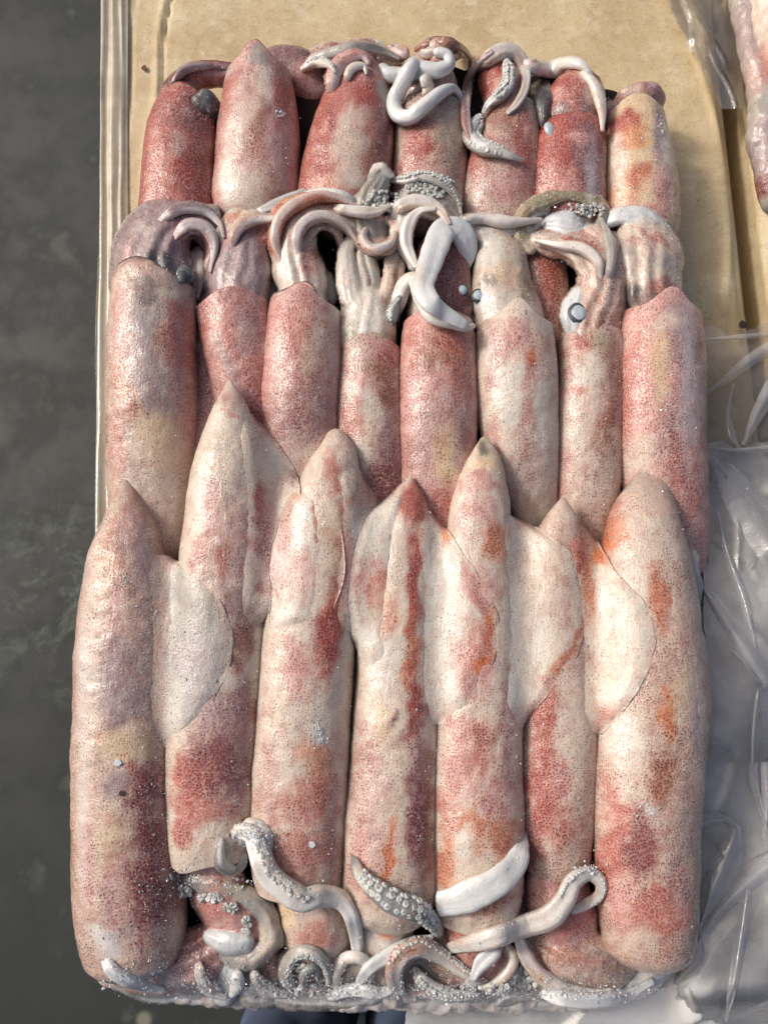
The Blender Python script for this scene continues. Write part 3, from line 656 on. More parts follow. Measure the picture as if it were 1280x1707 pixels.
mantle(S, [(262, 960, 112, 16), (258, 860, 134, 23), (254, 760, 140, 31), (254, 660, 142, 38), (255, 560, 138, 42), (257, 490, 130, 43), (258, 480, 126, 43)], 't',
       [(250, 590, 24, 80, 0, 'v'), (260, 500, 22, 26, 0, 'k', .6), (262, 555, 18, 30, 0, 'G', .4), (300, 580, 24, 80, 0, 'r', .7), (205, 560, 18, 80, 0, 'p'), (300, 700, 20, 60, 0, 'p'), (260, 740, 40, 60, 0, 'y'),
        (215, 650, 24, 60, 0, 'o', .4), (220, 800, 40, 80, 0, 'c'), (280, 830, 30, 60, 0, 'c'), (195, 740, 16, 60, 0, 'p'), (260, 660, 26, 40, 0, 'v', .7), (290, 500, 24, 12, 0, 'c')], lip=(.25, -.2, .7))
arm(S, [(330, 410, 20, 0), (328, 440, 26, -1), (330, 475, 22, -3), (328, 500, 14, -5)], 't')
e_ = ball('eye', 306, 459, 17, 20, 3.4, S, EYEG, -1.0, 8, bump=.04); ball('lens', 304, 462, 10, 12, 2.0, e_, EYER, .0, bump=.03)
S = M('squid with a grey violet head and bulging eyes, second in the middle row', 395, 600)
arm(S, [(400, 372, 10, 2), (430, 362, 18, 2), (462, 352, 22, 1), (492, 338, 20, 1), (515, 326, 16, 0)], 'W', name='tentacle', mat=ICY, tp=(.2, .2), tuck=.3, flat=.5)
arm(S, [(415, 358, 8, 1), (450, 345, 14, 1), (480, 332, 16, 1), (512, 316, 12, 0)], 'g', mat=ICY, tp=(.2, .2), tuck=.3, flat=.5)
sculpt('head', S, FLESH, [('v', [(395, 545, 96, 35), (394, 495, 106, 38), (398, 450, 112, 40), (402, 415, 94, 41), (410, 388, 70, 41)], 3, .03),
  ('c', [(366, 430, 24, 43), (372, 395, 30, 47), (388, 368, 30, 48), (404, 358, 20, 46)]), ('t', [(396, 410, 24, 48), (404, 380, 26, 49), (425, 366, 28, 47), (455, 368, 24, 44), (472, 385, 16, 42)]),
  ('r', [(420, 410, 26, 46), (440, 392, 36, 45), (464, 398, 28, 42)]), ('c', [(384, 420, 16, 49), (390, 390, 18, 51), (404, 368, 18, 51), (430, 356, 20, 48), (460, 352, 16, 45)]),
  ('G', [(352, 435, 34, 36), (349, 462, 40, 37), (357, 488, 26, 35)]), ('G', [(447, 452, 30, 34), (447, 478, 34, 35), (441, 500, 22, 34)])],
  [(385, 362, 16, 14, 0, 'O', .6), (400, 470, 40, 50, 0, 'v', .6), (445, 392, 20, 10, 0, 'b', .5), (405, 505, 30, 14, 0, 'G', .6), (384, 400, 12, 24, 0, 'p', .5)])
mantle(S, [(432, 800, 96, 14), (424, 700, 112, 26), (408, 620, 116, 34), (394, 550, 114, 38), (388, 512, 112, 39)], 'p',
       [(400, 580, 50, 60, 0, 'r', .6), (350, 540, 16, 30, 0, 'r'), (430, 640, 24, 60, 0, 'r', .6), (380, 610, 12, 60, -25, 'v', .7), (420, 560, 24, 40, 0, 'm'), (430, 720, 40, 40, 0, 'r')], lip=(.22, .1, .6))
S = M('pink squid with orange arms arched over its head, middle row', 505, 640)
arm(S, [(490, 336, 10, 1), (515, 324, 14, 1), (545, 320, 16, 1), (575, 328, 16, 1), (602, 348, 14, 0), (628, 372, 10, 0)], 'w', mat=ICY, tp=(.2, .2), tuck=.3, flat=.5)
arm(S, [(550, 395, 26, -6), (552, 425, 28, -7), (548, 455, 20, -9)], 'k')  # near-black tube paints the shade in the opening under the arched arms
sculpt('head', S, FLESH, [('c', [(506, 548, 88, 38), (506, 505, 78, 41), (502, 468, 86, 42), (492, 430, 84, 44), (486, 395, 72, 45)], 3, .03),
  ('o', [(468, 430, 28, 47), (462, 395, 34, 50), (472, 360, 38, 51), (500, 341, 38, 51), (535, 335, 34, 50), (572, 347, 28, 48), (600, 368, 22, 45), (622, 395, 14, 42)]),
  ('c', [(490, 430, 26, 50), (484, 395, 30, 53), (498, 368, 30, 53), (525, 354, 28, 52), (555, 358, 26, 50), (584, 378, 22, 46), (600, 408, 14, 42)]),
  ('t', [(510, 430, 24, 49), (510, 400, 24, 51), (522, 379, 24, 51), (542, 373, 22, 49), (560, 384, 18, 46), (567, 404, 12, 42)]),
  ('G', [(540, 466, 30, 35), (544, 490, 34, 35), (537, 515, 22, 34)]), ('G', [(473, 472, 22, 36), (470, 494, 24, 35), (474, 512, 16, 35)])],
  [(510, 440, 24, 26, 0, 'r', .6), (500, 336, 30, 10, 0, 'y', .6), (470, 385, 12, 24, 0, 'r', .5), (480, 450, 18, 30, 0, 'w', .7), (545, 488, 10, 12, 0, 'k', .5), (510, 490, 20, 16, 0, 't', .6), (540, 350, 30, 6, 10, 'b', .4)])
mantle(S, [(508, 840, 100, 20), (504, 760, 122, 30), (502, 680, 126, 38), (505, 600, 124, 42), (508, 530, 116, 43), (509, 520, 114, 43)], 'p',
       [(500, 560, 50, 50, 0, 'r', .7), (460, 620, 22, 80, 0, 'p'), (530, 600, 30, 50, 0, 't'), (520, 660, 24, 30, 0, 'b', .4), (500, 700, 60, 60, 0, 'm'), (500, 770, 50, 40, 0, 'c'), (545, 560, 14, 60, 0, 'c', .6), (470, 540, 14, 20, 0, 'R', .6)], lip=(.42, -.05, .4))
S = M('squid lying belly up with white fanned arms, fourth in the middle row', 615, 680)
sculpt('head', S, FLESH, [('w', [(615, 625, 86, 36), (612, 580, 96, 39), (611, 545, 94, 40), (612, 512, 80, 41)], 3, .03),
  ('w', [(598, 535, 34, 44), (585, 490, 36, 46), (578, 450, 32, 45), (577, 415, 26, 43), (588, 392, 16, 42)]), ('g', [(622, 520, 24, 43), (622, 480, 24, 42), (618, 440, 24, 41), (616, 405, 16, 41)]),
  ('c', [(630, 525, 22, 46), (643, 487, 24, 46), (652, 452, 22, 44), (657, 420, 14, 42)]), ('c', [(644, 530, 20, 44), (660, 495, 22, 44), (667, 462, 18, 42), (668, 436, 12, 40)]),
  ('w', [(610, 520, 18, 46), (604, 480, 18, 45), (600, 445, 16, 43), (600, 415, 10, 41)])],
  [(580, 575, 14, 26, 0, 'l', .9), (648, 575, 18, 24, 0, 'l', .9), (612, 530, 30, 40, 0, 'w', .8), (648, 500, 8, 30, 20, 'b', .4), (664, 470, 6, 30, 10, 'b', .4), (612, 600, 30, 14, 0, 'c', .7)], k=.9)
mantle(S, [(620, 920, 90, 16), (620, 840, 106, 25), (618, 760, 110, 32), (616, 680, 108, 36), (616, 610, 102, 38), (615, 585, 96, 38)], 't',
       [(605, 650, 24, 40, 0, 'w'), (640, 640, 26, 40, -30, 'b'), (650, 600, 20, 24, 0, 'R'), (630, 590, 30, 16, 0, 'p'), (590, 700, 20, 40, 0, 'r', .6), (590, 630, 14, 24, 0, 'p'), (640, 740, 30, 60, 0, 'm'), (640, 800, 30, 40, 0, 'd', .7),
        (600, 760, 26, 40, 0, 'c'), (620, 700, 20, 30, 0, 'c')], lip=(.3, 0, .5))
S = M('squid whose white tentacle folds over its collar like a letter A', 730, 700)
head(S, [(730, 590, 92, 36), (735, 530, 110, 38), (738, 470, 100, 38), (738, 420, 86, 36), (738, 390, 60, 34)], 'd', [(740, 410, 40, 30, 0, 'r'), (690, 500, 40, 40, 0, 'q'), (745, 470, 20, 50, 0, 'd')])
mantle(S, [(735, 940, 110, 16), (732, 860, 122, 25), (730, 780, 124, 32), (730, 700, 124, 38), (730, 620, 122, 42), (730, 560, 116, 43), (730, 543, 112, 43)], 'p',
       [(715, 600, 34, 36, 0, 'b', .8), (690, 580, 16, 50, 0, 'R', .7), (750, 580, 30, 30, 0, 'r'), (770, 640, 16, 90, 0, 'r', .6), (700, 660, 40, 30, 0, 'p'), (740, 700, 50, 40, 0, 'm'),
        (745, 770, 34, 50, 0, 'y'), (700, 750, 20, 60, 0, 'm'), (770, 760, 14, 60, 0, 'm'), (730, 860, 60, 50, 0, 'r', .7), (760, 610, 20, 30, 0, 'o', .5)], lip=(.1, 0, .7))
arm(S, [(664, 545, 12, -3), (662, 515, 22, -1), (672, 480, 26, 2), (694, 468, 26, 4), (706, 500, 30, 4), (722, 524, 34, 5), (750, 536, 34, 5), (775, 546, 26, 4), (792, 542, 14, 3)], 'w', [(665, 520, 12, 26, 0, 'G'), (740, 545, 30, 8, 0, 'c')], name='tentacle')
arm(S, [(772, 455, 20, 1), (779, 418, 30, 3), (768, 388, 38, 5), (742, 382, 40, 6), (727, 412, 38, 6), (715, 446, 38, 6), (706, 480, 38, 6), (718, 504, 36, 6), (745, 524, 34, 5), (780, 545, 26, 4)], 'W', [(700, 470, 10, 30, 0, 'w')], name='tentacle', flat=.5, tp=(.2, .35), chan=.25)
arm(S, [(652, 545, 10, -2), (655, 520, 18, -1), (668, 492, 14, 1)], 'G', mat=ICY, suck=(1, .1, .9, 1, 2, 30))
S = M('pale squid with a smooth cream head and a small ringed eye, middle row', 858, 700)
sculpt('head', S, FLESH, [('c', [(858, 575, 100, 39), (846, 525, 112, 41), (836, 480, 104, 42), (834, 440, 94, 42), (830, 412, 70, 41)], 2, .02),
  ('w', [(765, 388, 22, 43), (795, 386, 36, 45), (824, 400, 34, 46), (844, 420, 24, 44)]), ('q', [(752, 374, 18, 42), (800, 368, 26, 44), (840, 374, 28, 45), (875, 380, 26, 44), (898, 374, 16, 42)]),
  ('W', [(798, 474, 26, 41), (796, 494, 34, 41), (796, 514, 26, 40)]), ('W', [(768, 466, 22, 38), (768, 484, 30, 38), (772, 506, 26, 38), (784, 530, 22, 39)])],
  [(850, 470, 16, 18, 0, 'p', .5), (845, 460, 30, 24, 0, 'y', .6), (812, 425, 24, 30, 0, 'w', .9), (815, 478, 10, 14, 20, 'k', .6), (800, 475, 5, 10, 20, 'k', .4), (872, 490, 12, 30, 0, 'l', .7), (825, 520, 30, 20, 0, 'w', .8), (800, 500, 16, 16, 0, 'W', .7), (840, 372, 20, 8, 0, 't', .5)], k=1.0)
mantle(S, [(902, 900, 50, 18), (890, 850, 76, 25), (876, 790, 104, 32), (866, 720, 122, 37), (860, 650, 130, 41), (858, 580, 126, 43), (858, 548, 118, 43)], 'c',
       [(840, 590, 30, 30, 0, 'p'), (885, 600, 30, 50, 0, 'p', .7), (850, 560, 40, 20, 0, 'p', .7), (845, 670, 24, 60, 0, 'w'), (905, 600, 14, 30, 0, 'y', .6), (870, 680, 12, 40, 0, 'p', .8), (885, 620, 10, 12, 0, 'O', .8),
        (820, 740, 20, 50, 0, 'p', .6), (880, 760, 30, 60, 0, 'm', .5), (900, 700, 14, 80, 0, 'w', .6), (820, 620, 12, 40, 0, 'm', .6)], lip=(.45, -.05, .35))
eye(S, 797, 493, 0, 11, 0, 0, None, .6, 3.0)
eye(S, 770, 484, 0, 10, 0, 0, None, .6, 3.0)
S = M('reddish squid mostly hidden between two heads right of the middle', 910, 480)
mantle(S, [(912, 700, 60, 14), (910, 600, 76, 20), (906, 520, 84, 24), (902, 450, 80, 26), (900, 425, 70, 26)], 'b', [(905, 480, 20, 60, 0, 'R', .6), (900, 560, 30, 60, 0, 'd', .6)], lip=(.1, 0, .5))

S = M('speckled grey brown squid with a big staring white eye, middle row', 984, 700)
mantle(S, [(976, 960, 60, 12), (976, 900, 84, 20), (978, 830, 100, 28), (980, 740, 108, 34), (984, 660, 108, 38), (986, 590, 104, 40), (986, 562, 98, 40)], 't',
       [(962, 590, 18, 24, 0, 'R', .9), (975, 640, 24, 40, 0, 'q'), (955, 660, 16, 14, 0, 'r'), (1010, 640, 18, 80, 0, 'b', .6), (960, 720, 30, 60, 0, 'c'), (1005, 720, 14, 50, 0, 'b', .7), (985, 800, 50, 60, 0, 'c', .6), (940, 790, 14, 40, 0, 'p'), (985, 580, 30, 20, 0, 'l', .5)], lip=(.1, 0, .6))
blob_suckers(S, 968, 348, 30, 12, 34, 1.3, 5)
sculpt('head', S, FLESH, [('t', [(988, 590, 92, 40), (990, 545, 94, 43), (1002, 495, 88, 45), (1006, 455, 86, 46), (992, 425, 76, 46), (960, 412, 62, 45), (925, 406, 48, 43), (890, 396, 32, 41)], 3, .03),
  ('c', [(1022, 480, 24, 50), (1024, 435, 30, 51), (1006, 402, 30, 52), (984, 384, 22, 50)]), ('r', [(1000, 455, 20, 54), (990, 425, 22, 56), (968, 408, 20, 55), (940, 402, 18, 52)]), ('c', [(975, 448, 26, 52), (960, 424, 30, 52), (925, 408, 28, 50), (895, 396, 20, 46)]),
  ('g', [(910, 375, 74, 32), (960, 368, 80, 32)], 5, .06), ('l', [(884, 412, 26, 43), (868, 385, 26, 45), (876, 352, 26, 46), (908, 334, 26, 47), (950, 328, 24, 47), (990, 336, 22, 46), (1008, 360, 18, 45), (1004, 392, 14, 44)]),
  ('g', [(884, 388, 14, 44), (890, 362, 16, 45), (912, 347, 14, 45)]), ('W', [(922, 372, 38, 42), (945, 374, 50, 43), (964, 382, 30, 42)]), ('g', [(1004, 345, 12, 48), (996, 375, 14, 48), (978, 392, 12, 48)]),
  ('W', [(966, 496, 40, 49), (962, 524, 58, 48), (960, 550, 42, 46)])],
  [(1010, 545, 26, 24, 0, 'b', .7), (985, 490, 20, 20, 0, 'c', .7), (990, 505, 8, 14, -30, 'o', .6), (985, 420, 20, 8, 35, 'R', .5), (1030, 440, 12, 60, 0, 'b', .35), (985, 565, 30, 10, 0, 'l', .6), (885, 405, 14, 14, 0, 'c', .8)], k=.8)
blob_suckers(S, 985, 350, 22, 12, 26, 1.4, 6)
eye(S, 963, 522, 0, 16, 0, 0, None, .6, 3.0)
S = M('stout pink squid with a frosted right flank at the right end of the middle row', 1098, 700)
arm(S, [(1135, 410, 30, -18), (1146, 440, 30, -18), (1148, 480, 30, -18), (1138, 520, 20, -18)], 'G', [(1148, 430, 10, 14, 0, 'k')], mat=ICY)
arm(S, [(1122, 430, 20, -8), (1132, 470, 24, -12), (1146, 510, 20, -16), (1150, 540, 10, -18)], 'g')
sculpt('head', S, FLESH, [('c', [(1098, 560, 110, 37), (1090, 505, 94, 40), (1082, 465, 106, 42), (1080, 425, 108, 42), (1074, 392, 90, 41)], 3, .03),
  ('W', [(1012, 372, 16, 44), (1032, 360, 30, 46), (1064, 359, 34, 47), (1092, 372, 30, 46), (1112, 398, 24, 42), (1122, 425, 16, 38)]), ('p', [(1052, 402, 20, 53), (1082, 406, 22, 54), (1106, 432, 18, 51)]),
  ('g', [(1034, 478, 18, 42), (1028, 435, 22, 43), (1022, 395, 20, 43)]), ('q', [(1048, 440, 30, 50), (1050, 415, 34, 50)])],
  [(1055, 490, 18, 22, 0, 'k', .85), (1098, 485, 30, 18, 0, 'r', .7), (1100, 440, 14, 12, 0, 'G', .5), (1090, 405, 34, 8, 30, 'r', .6), (1085, 505, 40, 8, 0, 'D', .5), (1045, 420, 14, 16, 0, 'g', .5)], k=.8)
mantle(S, [(1128, 980, 76, 14), (1120, 900, 110, 24), (1108, 820, 130, 32), (1100, 740, 138, 38), (1098, 660, 140, 41), (1098, 580, 136, 42), (1098, 532, 126, 42)], 'p',
       [(1055, 600, 18, 60, 0, 'r', .7), (1085, 620, 20, 60, 0, 'y'), (1140, 660, 24, 110, 0, 'D'), (1120, 560, 24, 60, 0, 'v', .8), (1100, 560, 30, 20, 0, 'c'), (1045, 700, 24, 60, 0, 'r', .6), (1065, 760, 30, 40, 0, 'c'), (1110, 720, 24, 60, 0, 'm'),
        (1140, 780, 24, 80, 0, 'r', .6), (1090, 850, 30, 60, 0, 'c'), (1150, 600, 10, 40, 0, 'd')], lip=(.45, .05, .4))

# cone of arms and knots between the second and the first row
S = squid('knot of pale arms and sucker clumps, a head without visible mantle', 650, 330)
sculpt('head', S, ICY, [('g', [(615, 405, 60, 36), (608, 355, 72, 40), (612, 322, 66, 43), (626, 298, 42, 46), (638, 280, 16, 48)], 4, .05), ('w', [(582, 335, 18, 46), (590, 302, 22, 48), (614, 288, 18, 49), (637, 276, 14, 51), (648, 292, 12, 48)]),
  ('g', [(672, 345, 30, 40), (690, 320, 38, 42), (720, 310, 44, 43), (748, 330, 34, 42), (760, 355, 20, 40)], 4, .06), ('t', [(600, 372, 16, 44), (600, 396, 24, 45), (622, 413, 26, 46), (650, 404, 24, 47), (662, 382, 22, 47), (648, 368, 18, 47)]),
  ('c', [(656, 352, 18, 46), (684, 350, 28, 48), (712, 350, 32, 48), (738, 360, 28, 46), (752, 380, 18, 43)]), ('w', [(682, 360, 26, 48), (674, 385, 28, 47), (674, 412, 26, 45), (686, 442, 18, 42)]), ('t', [(560, 352, 18, 42), (595, 358, 22, 44), (630, 362, 20, 46)]),
  ('w', [(640, 345, 12, 49), (660, 352, 16, 50), (666, 370, 14, 49), (652, 384, 12, 48)])],
  [(600, 320, 18, 20, 0, 'l', .5), (605, 345, 20, 12, 0, 'l', .6), (625, 410, 24, 8, 0, 'b', .4), (690, 340, 20, 10, 0, 'w', .6)], k=.7)
blob_suckers(S, 636, 334, 30, 18, 60, 1.5, 2)
blob_suckers(S, 715, 310, 44, 20, 90, 1.5, 3)

# thin arms lying over the heads of the two far rows
def sq(sub): return [o for o in ALL if sub in o['label']][0]
K2 = dict(tp=(.25, .5), tuck=.4, bump=(1.0, .5))
for sub, kd, P, mt, sk in (
    ('big mauve', 'v', [(262, 372, 12), (300, 348, 17), (340, 350, 17), (366, 372, 13), (374, 398, 8)], FLESH, None),
    ('big mauve', 'm', [(288, 402, 13), (312, 376, 18), (342, 380, 18), (357, 410, 15), (350, 455, 9)], FLESH, None),
    ('grey violet head', 't', [(384, 420, 11), (396, 384, 15), (424, 366, 16), (458, 364, 15), (486, 356, 10)], FLESH, None),
    ('orange arms', 'o', [(470, 440, 12), (459, 398, 16), (472, 358, 18), (510, 333, 19), (552, 328, 17), (590, 342, 13), (616, 366, 8)], FLESH, None),
    ('orange arms', 't', [(498, 432, 12), (496, 392, 16), (514, 367, 18), (545, 361, 18), (577, 378, 14), (598, 408, 8)], FLESH, None),
    ('knot of pale', 'w', [(552, 345, 11), (590, 352, 16), (625, 353, 17), (652, 342, 12)], ICY, None),
    ('knot of pale', 'c', [(655, 366, 13), (668, 344, 18), (700, 337, 21), (732, 350, 20), (750, 376, 13)], FLESH, None),
    ('knot of pale', 'g', [(650, 300, 10), (675, 300, 14), (705, 293, 15), (740, 306, 15), (762, 334, 12), (768, 358, 8)], ICY, (1, .1, .9, 1.2, 2, 30, 20)),
    ('knot of pale', 't', [(612, 378, 10), (604, 398, 14), (622, 416, 15), (650, 406, 15), (660, 384, 12)], FLESH, None),
    ('letter A', 'w', [(694, 446, 11), (678, 408, 17), (682, 374, 19), (700, 352, 17), (728, 348, 12)], ICY, None),
    ('smooth cream', 'q', [(756, 374, 11), (800, 364, 16), (850, 370, 18), (905, 366, 13)], FLESH, None),
    ('big staring', 'g', [(1012, 470, 11), (1018, 430, 15), (1012, 392, 16), (1000, 362, 12)], ICY, None),
    ('big staring', 'c', [(1000, 470, 11), (996, 436, 15), (970, 414, 17), (930, 408, 16), (890, 400, 11)], FLESH, None),
    ('broad red', 'p', [(553, 160, 17), (556, 126, 20), (572, 101, 22), (602, 92, 21), (617, 108, 14)], FLESH, None),
    ('broad red', 'q', [(575, 138, 9), (586, 115, 13), (606, 110, 12), (611, 125, 8)], FLESH, None),
    ('broad red', 'g', [(512, 106, 13), (550, 90, 18), (600, 79, 19), (640, 86, 17), (668, 98, 12)], ICY, None),
    ('pointed pale collar', 'w', [(500, 118, 10), (524, 104, 15), (548, 108, 15), (560, 122, 9)], ICY, (1, .2, .9, 1.1, 2, 30, 20)),
    ('thick white tentacle', 'b', [(690, 84, 10), (725, 70, 15), (760, 76, 16), (782, 98, 13), (780, 125, 9)], FLESH, None),
    ('ring of arms', 'm', [(786, 240, 9), (776, 200, 13), (778, 150, 15), (794, 108, 16), (822, 84, 14)], FLESH, None),
    ('ink patch', 'c', [(968, 118, 10), (990, 142, 15), (1002, 180, 16), (1004, 220, 11)], FLESH, None)):
    arm(sq(sub), [p+(.8,) for p in P], kd, mat=mt, suck=sk, **K2)
# ---- front row: tails point away, fins lapped over the next body
FB = (.65, .3)
S1 = squid('mauve and tan squid along the left edge of the front row', 210, 1200)
S2 = squid('squid with the longest pale tail, second in the front row', 365, 1050)
S3 = squid('front row squid with a blunt tail tip and a folded fin', 505, 1150)
S4 = squid('squid with a red tail tip and red back streak, middle of front row', 655, 1200)
S5 = squid('squid with a dark olive tail tip and a white tentacle round its collar', 797, 1150)
S6 = squid('slim squid under an orange edged fin, next to the wide buff squid', 930, 1200)
S7 = squid('wide buff squid at the right end of the front row', 1078, 1200)
mantle(S7, [(1075, 775, 10, 47), (1078, 820, 74, 47), (1073, 880, 118, 46), (1075, 950, 144, 46), (1080, 1050, 160, 47), (1084, 1150, 176, 47), (1080, 1250, 172, 47), (1074, 1350, 168, 47), (1076, 1450, 160, 46), (1079, 1540, 150, 44), (1078, 1612, 132, 41)], 't',
       [(1070, 800, 26, 30, 0, 'g', .6), (1028, 885, 18, 36, 10, 'o'), (1015, 900, 10, 14, 0, 'O', .7), (1080, 900, 34, 80, 0, 'c'), (1120, 900, 12, 60, 0, 'q', .6), (1096, 1000, 14, 60, 0, 'o', .9), (1060, 980, 24, 60, 0, 'q'), (1130, 1050, 24, 80, 0, 't'),
        (1100, 1190, 12, 50, 0, 'O', .7), (1130, 1170, 20, 50, 0, 'y', .6), (1095, 1300, 24, 50, 0, 'b', .9), (1040, 1230, 34, 60, 0, 'w'), (1030, 1380, 26, 70, 0, 'r'), (1065, 1410, 26, 50, 0, 'd', .9), (1050, 1310, 20, 40, 0, 'c'),
        (1130, 1350, 24, 90, 0, 't'), (1100, 1520, 50, 50, 0, 'r'), (1040, 1500, 24, 60, 0, 'p'), (1125, 1470, 20, 60, 0, 'm'), (1010, 1470, 14, 60, 0, 'r'), (1060, 1580, 40, 20, 0, 'c', .6), (1155, 1200, 12, 60, 0, 'v', .6)], bump=FB, lip=None, cap=(1, .55))
mantle(S6, [(938, 828, 4, 52), (936, 870, 58, 50), (930, 930, 92, 45), (927, 1050, 118, 42), (930, 1150, 122, 42), (930, 1250, 124, 42), (927, 1350, 120, 42), (926, 1420, 108, 40), (926, 1450, 100, 39)], 't',
       [(935, 850, 24, 24, 0, 'c'), (975, 925, 26, 30, 0, 'O'), (905, 1210, 20, 90, 0, 'R', .8), (955, 1230, 26, 120, 0, 'c'), (905, 1330, 26, 60, 0, 'R', .8), (930, 1300, 20, 40, 0, 'p'), (890, 1420, 16, 50, 0, 'd', .8), (930, 1390, 30, 40, 0, 'r', .6), (960, 1430, 20, 20, 0, 't')], bump=FB, lip=(.1, 0, .5))
mantle(S5, [(807, 727, 8, 54), (807, 770, 56, 53), (802, 830, 88, 50), (798, 900, 104, 48), (797, 1000, 122, 46), (798, 1100, 130, 46), (797, 1200, 138, 46), (795, 1300, 144, 46), (795, 1400, 148, 46), (795, 1480, 142, 44), (796, 1530, 126, 42)], 'c',
       [(807, 738, 14, 16, 0, 'l'), (806, 738, 9, 10, 0, 'k', .6), (806, 768, 24, 18, 0, 'y'), (796, 800, 26, 20, 0, 'p'), (795, 860, 30, 40, 0, 'p'), (826, 910, 18, 34, 0, 'o'), (790, 880, 12, 20, 0, 'c'), (785, 1000, 40, 60, 0, 'p'),
        (795, 1100, 34, 60, 0, 'p'), (770, 1260, 30, 80, 0, 'p'), (800, 1230, 24, 50, 0, 'r', .6), (845, 1230, 14, 110, 0, 'm'), (820, 1330, 30, 60, 0, 'p'), (800, 1380, 60, 30, 0, 'o', .8), (745, 1440, 16, 50, 0, 'o', .8), (835, 1420, 20, 40, 0, 'o', .8), (780, 1425, 30, 34, 0, 'c', 1), (770, 1400, 14, 16, 0, 'w'),
        (800, 1500, 60, 20, 0, 'o'), (750, 1350, 20, 40, 0, 'r', .5)], bump=FB, lip=(.1, 0, .5))
mantle(S4, [(683, 792, 4, 50), (681, 840, 60, 49), (674, 900, 92, 47), (664, 1000, 118, 46), (661, 1100, 126, 46), (660, 1200, 134, 46), (655, 1300, 142, 46), (650, 1400, 150, 46), (648, 1480, 148, 44), (641, 1550, 120, 40)], 'c',
       [(686, 835, 28, 36, 0, 'R'), (690, 960, 14, 120, 3, 'R'), (690, 1120, 14, 120, -2, 'O', .6), (694, 1180, 16, 80, 0, 'R', .8), (640, 1110, 24, 60, 0, 'w'), (640, 1200, 20, 40, 0, 'y', .6), (652, 1190, 8, 26, 0, 'D'), (700, 1330, 20, 150, 0, 'd'), (700, 1250, 20, 50, 0, 'm'),
        (615, 1350, 34, 120, 0, 'm', .8), (645, 1430, 10, 80, 12, 'O', .8), (640, 1320, 20, 60, 0, 'c', .6), (600, 1440, 24, 60, 0, 'p'), (680, 1480, 20, 50, 0, 'c', .6), (640, 1000, 24, 50, 0, 'o', .5), (650, 950, 20, 40, 0, 'c')], bump=FB, lip=None, cap=(1, .7))
S_ = squid('yellowish sliver of a squid deep between the third and fourth front bodies', 592, 1200)
mantle(S_, [(588, 1080, 50, 26), (590, 1180, 56, 28), (582, 1300, 50, 27), (572, 1420, 40, 25)], 'y', [(580, 1400, 30, 90, 0, 'd', .8)], lip=None, cap=(1, 1))
mantle(S3, [(558, 714, 16, 51), (561, 755, 66, 50), (553, 805, 98, 49), (546, 860, 118, 48), (532, 950, 138, 47), (517, 1050, 148, 46), (508, 1150, 152, 46), (502, 1250, 154, 46), (498, 1350, 154, 46), (497, 1430, 150, 45), (500, 1475, 136, 44)], 'c',
       [(558, 745, 30, 30, 0, 'c'), (560, 790, 14, 34, 0, 'r', .8), (545, 820, 20, 40, 0, 'c'), (560, 900, 20, 60, 0, 'y', .6), (575, 900, 14, 60, 0, 'r', .7), (545, 1060, 20, 90, 4, 'R', .9), (548, 1000, 20, 40, 0, 'O', .4), (480, 1030, 24, 60, 0, 'c'), (490, 1130, 30, 60, 0, 'p'), (560, 1150, 14, 60, 0, 'c'),
        (530, 1290, 24, 60, 0, 'o', .7), (480, 1240, 34, 60, 0, 'c', .5), (510, 1340, 50, 50, 0, 'r', .6), (490, 1420, 50, 40, 0, 'r', .6), (450, 1300, 20, 90, 0, 'm', .6), (540, 1400, 24, 60, 0, 'r', .5), (500, 1200, 30, 30, 0, 'c'), (560, 1400, 12, 90, 0, 'm')], bump=FB, lip=(.1, .2, .6))
mantle(S2, [(383, 633, 4, 57), (385, 680, 56, 55), (383, 730, 88, 52), (381, 800, 120, 50), (379, 900, 140, 48), (373, 1000, 144, 46), (366, 1100, 150, 46), (360, 1200, 152, 46), (355, 1300, 148, 46), (353, 1380, 142, 45), (351, 1425, 132, 44)], 'c',
       [(385, 690, 10, 8, 0, 'r', .7), (385, 660, 20, 20, 0, 't'), (370, 790, 50, 60, 0, 'c'), (355, 850, 16, 60, 0, 'p', .8), (378, 940, 14, 24, 0, 'R', .8), (330, 920, 16, 40, 0, 'p'), (400, 900, 34, 90, 0, 'm', .7), (430, 920, 16, 60, 0, 'r', .6), (405, 1060, 14, 60, 8, 'b'), (400, 1010, 30, 40, 0, 'D', .6), (350, 1000, 30, 60, 0, 't'),
        (370, 1270, 60, 70, 0, 'd', .85), (320, 1310, 30, 60, 0, 'R', .8), (370, 1190, 50, 40, 0, 'm'), (410, 1200, 20, 70, 0, 'm'), (350, 1390, 30, 40, 0, 'c'), (390, 1360, 24, 50, 0, 't', .7), (300, 1390, 16, 30, 0, 'r'), (340, 1350, 40, 24, 0, 'r', .7)], bump=FB, lip=(.2, .5, .5))
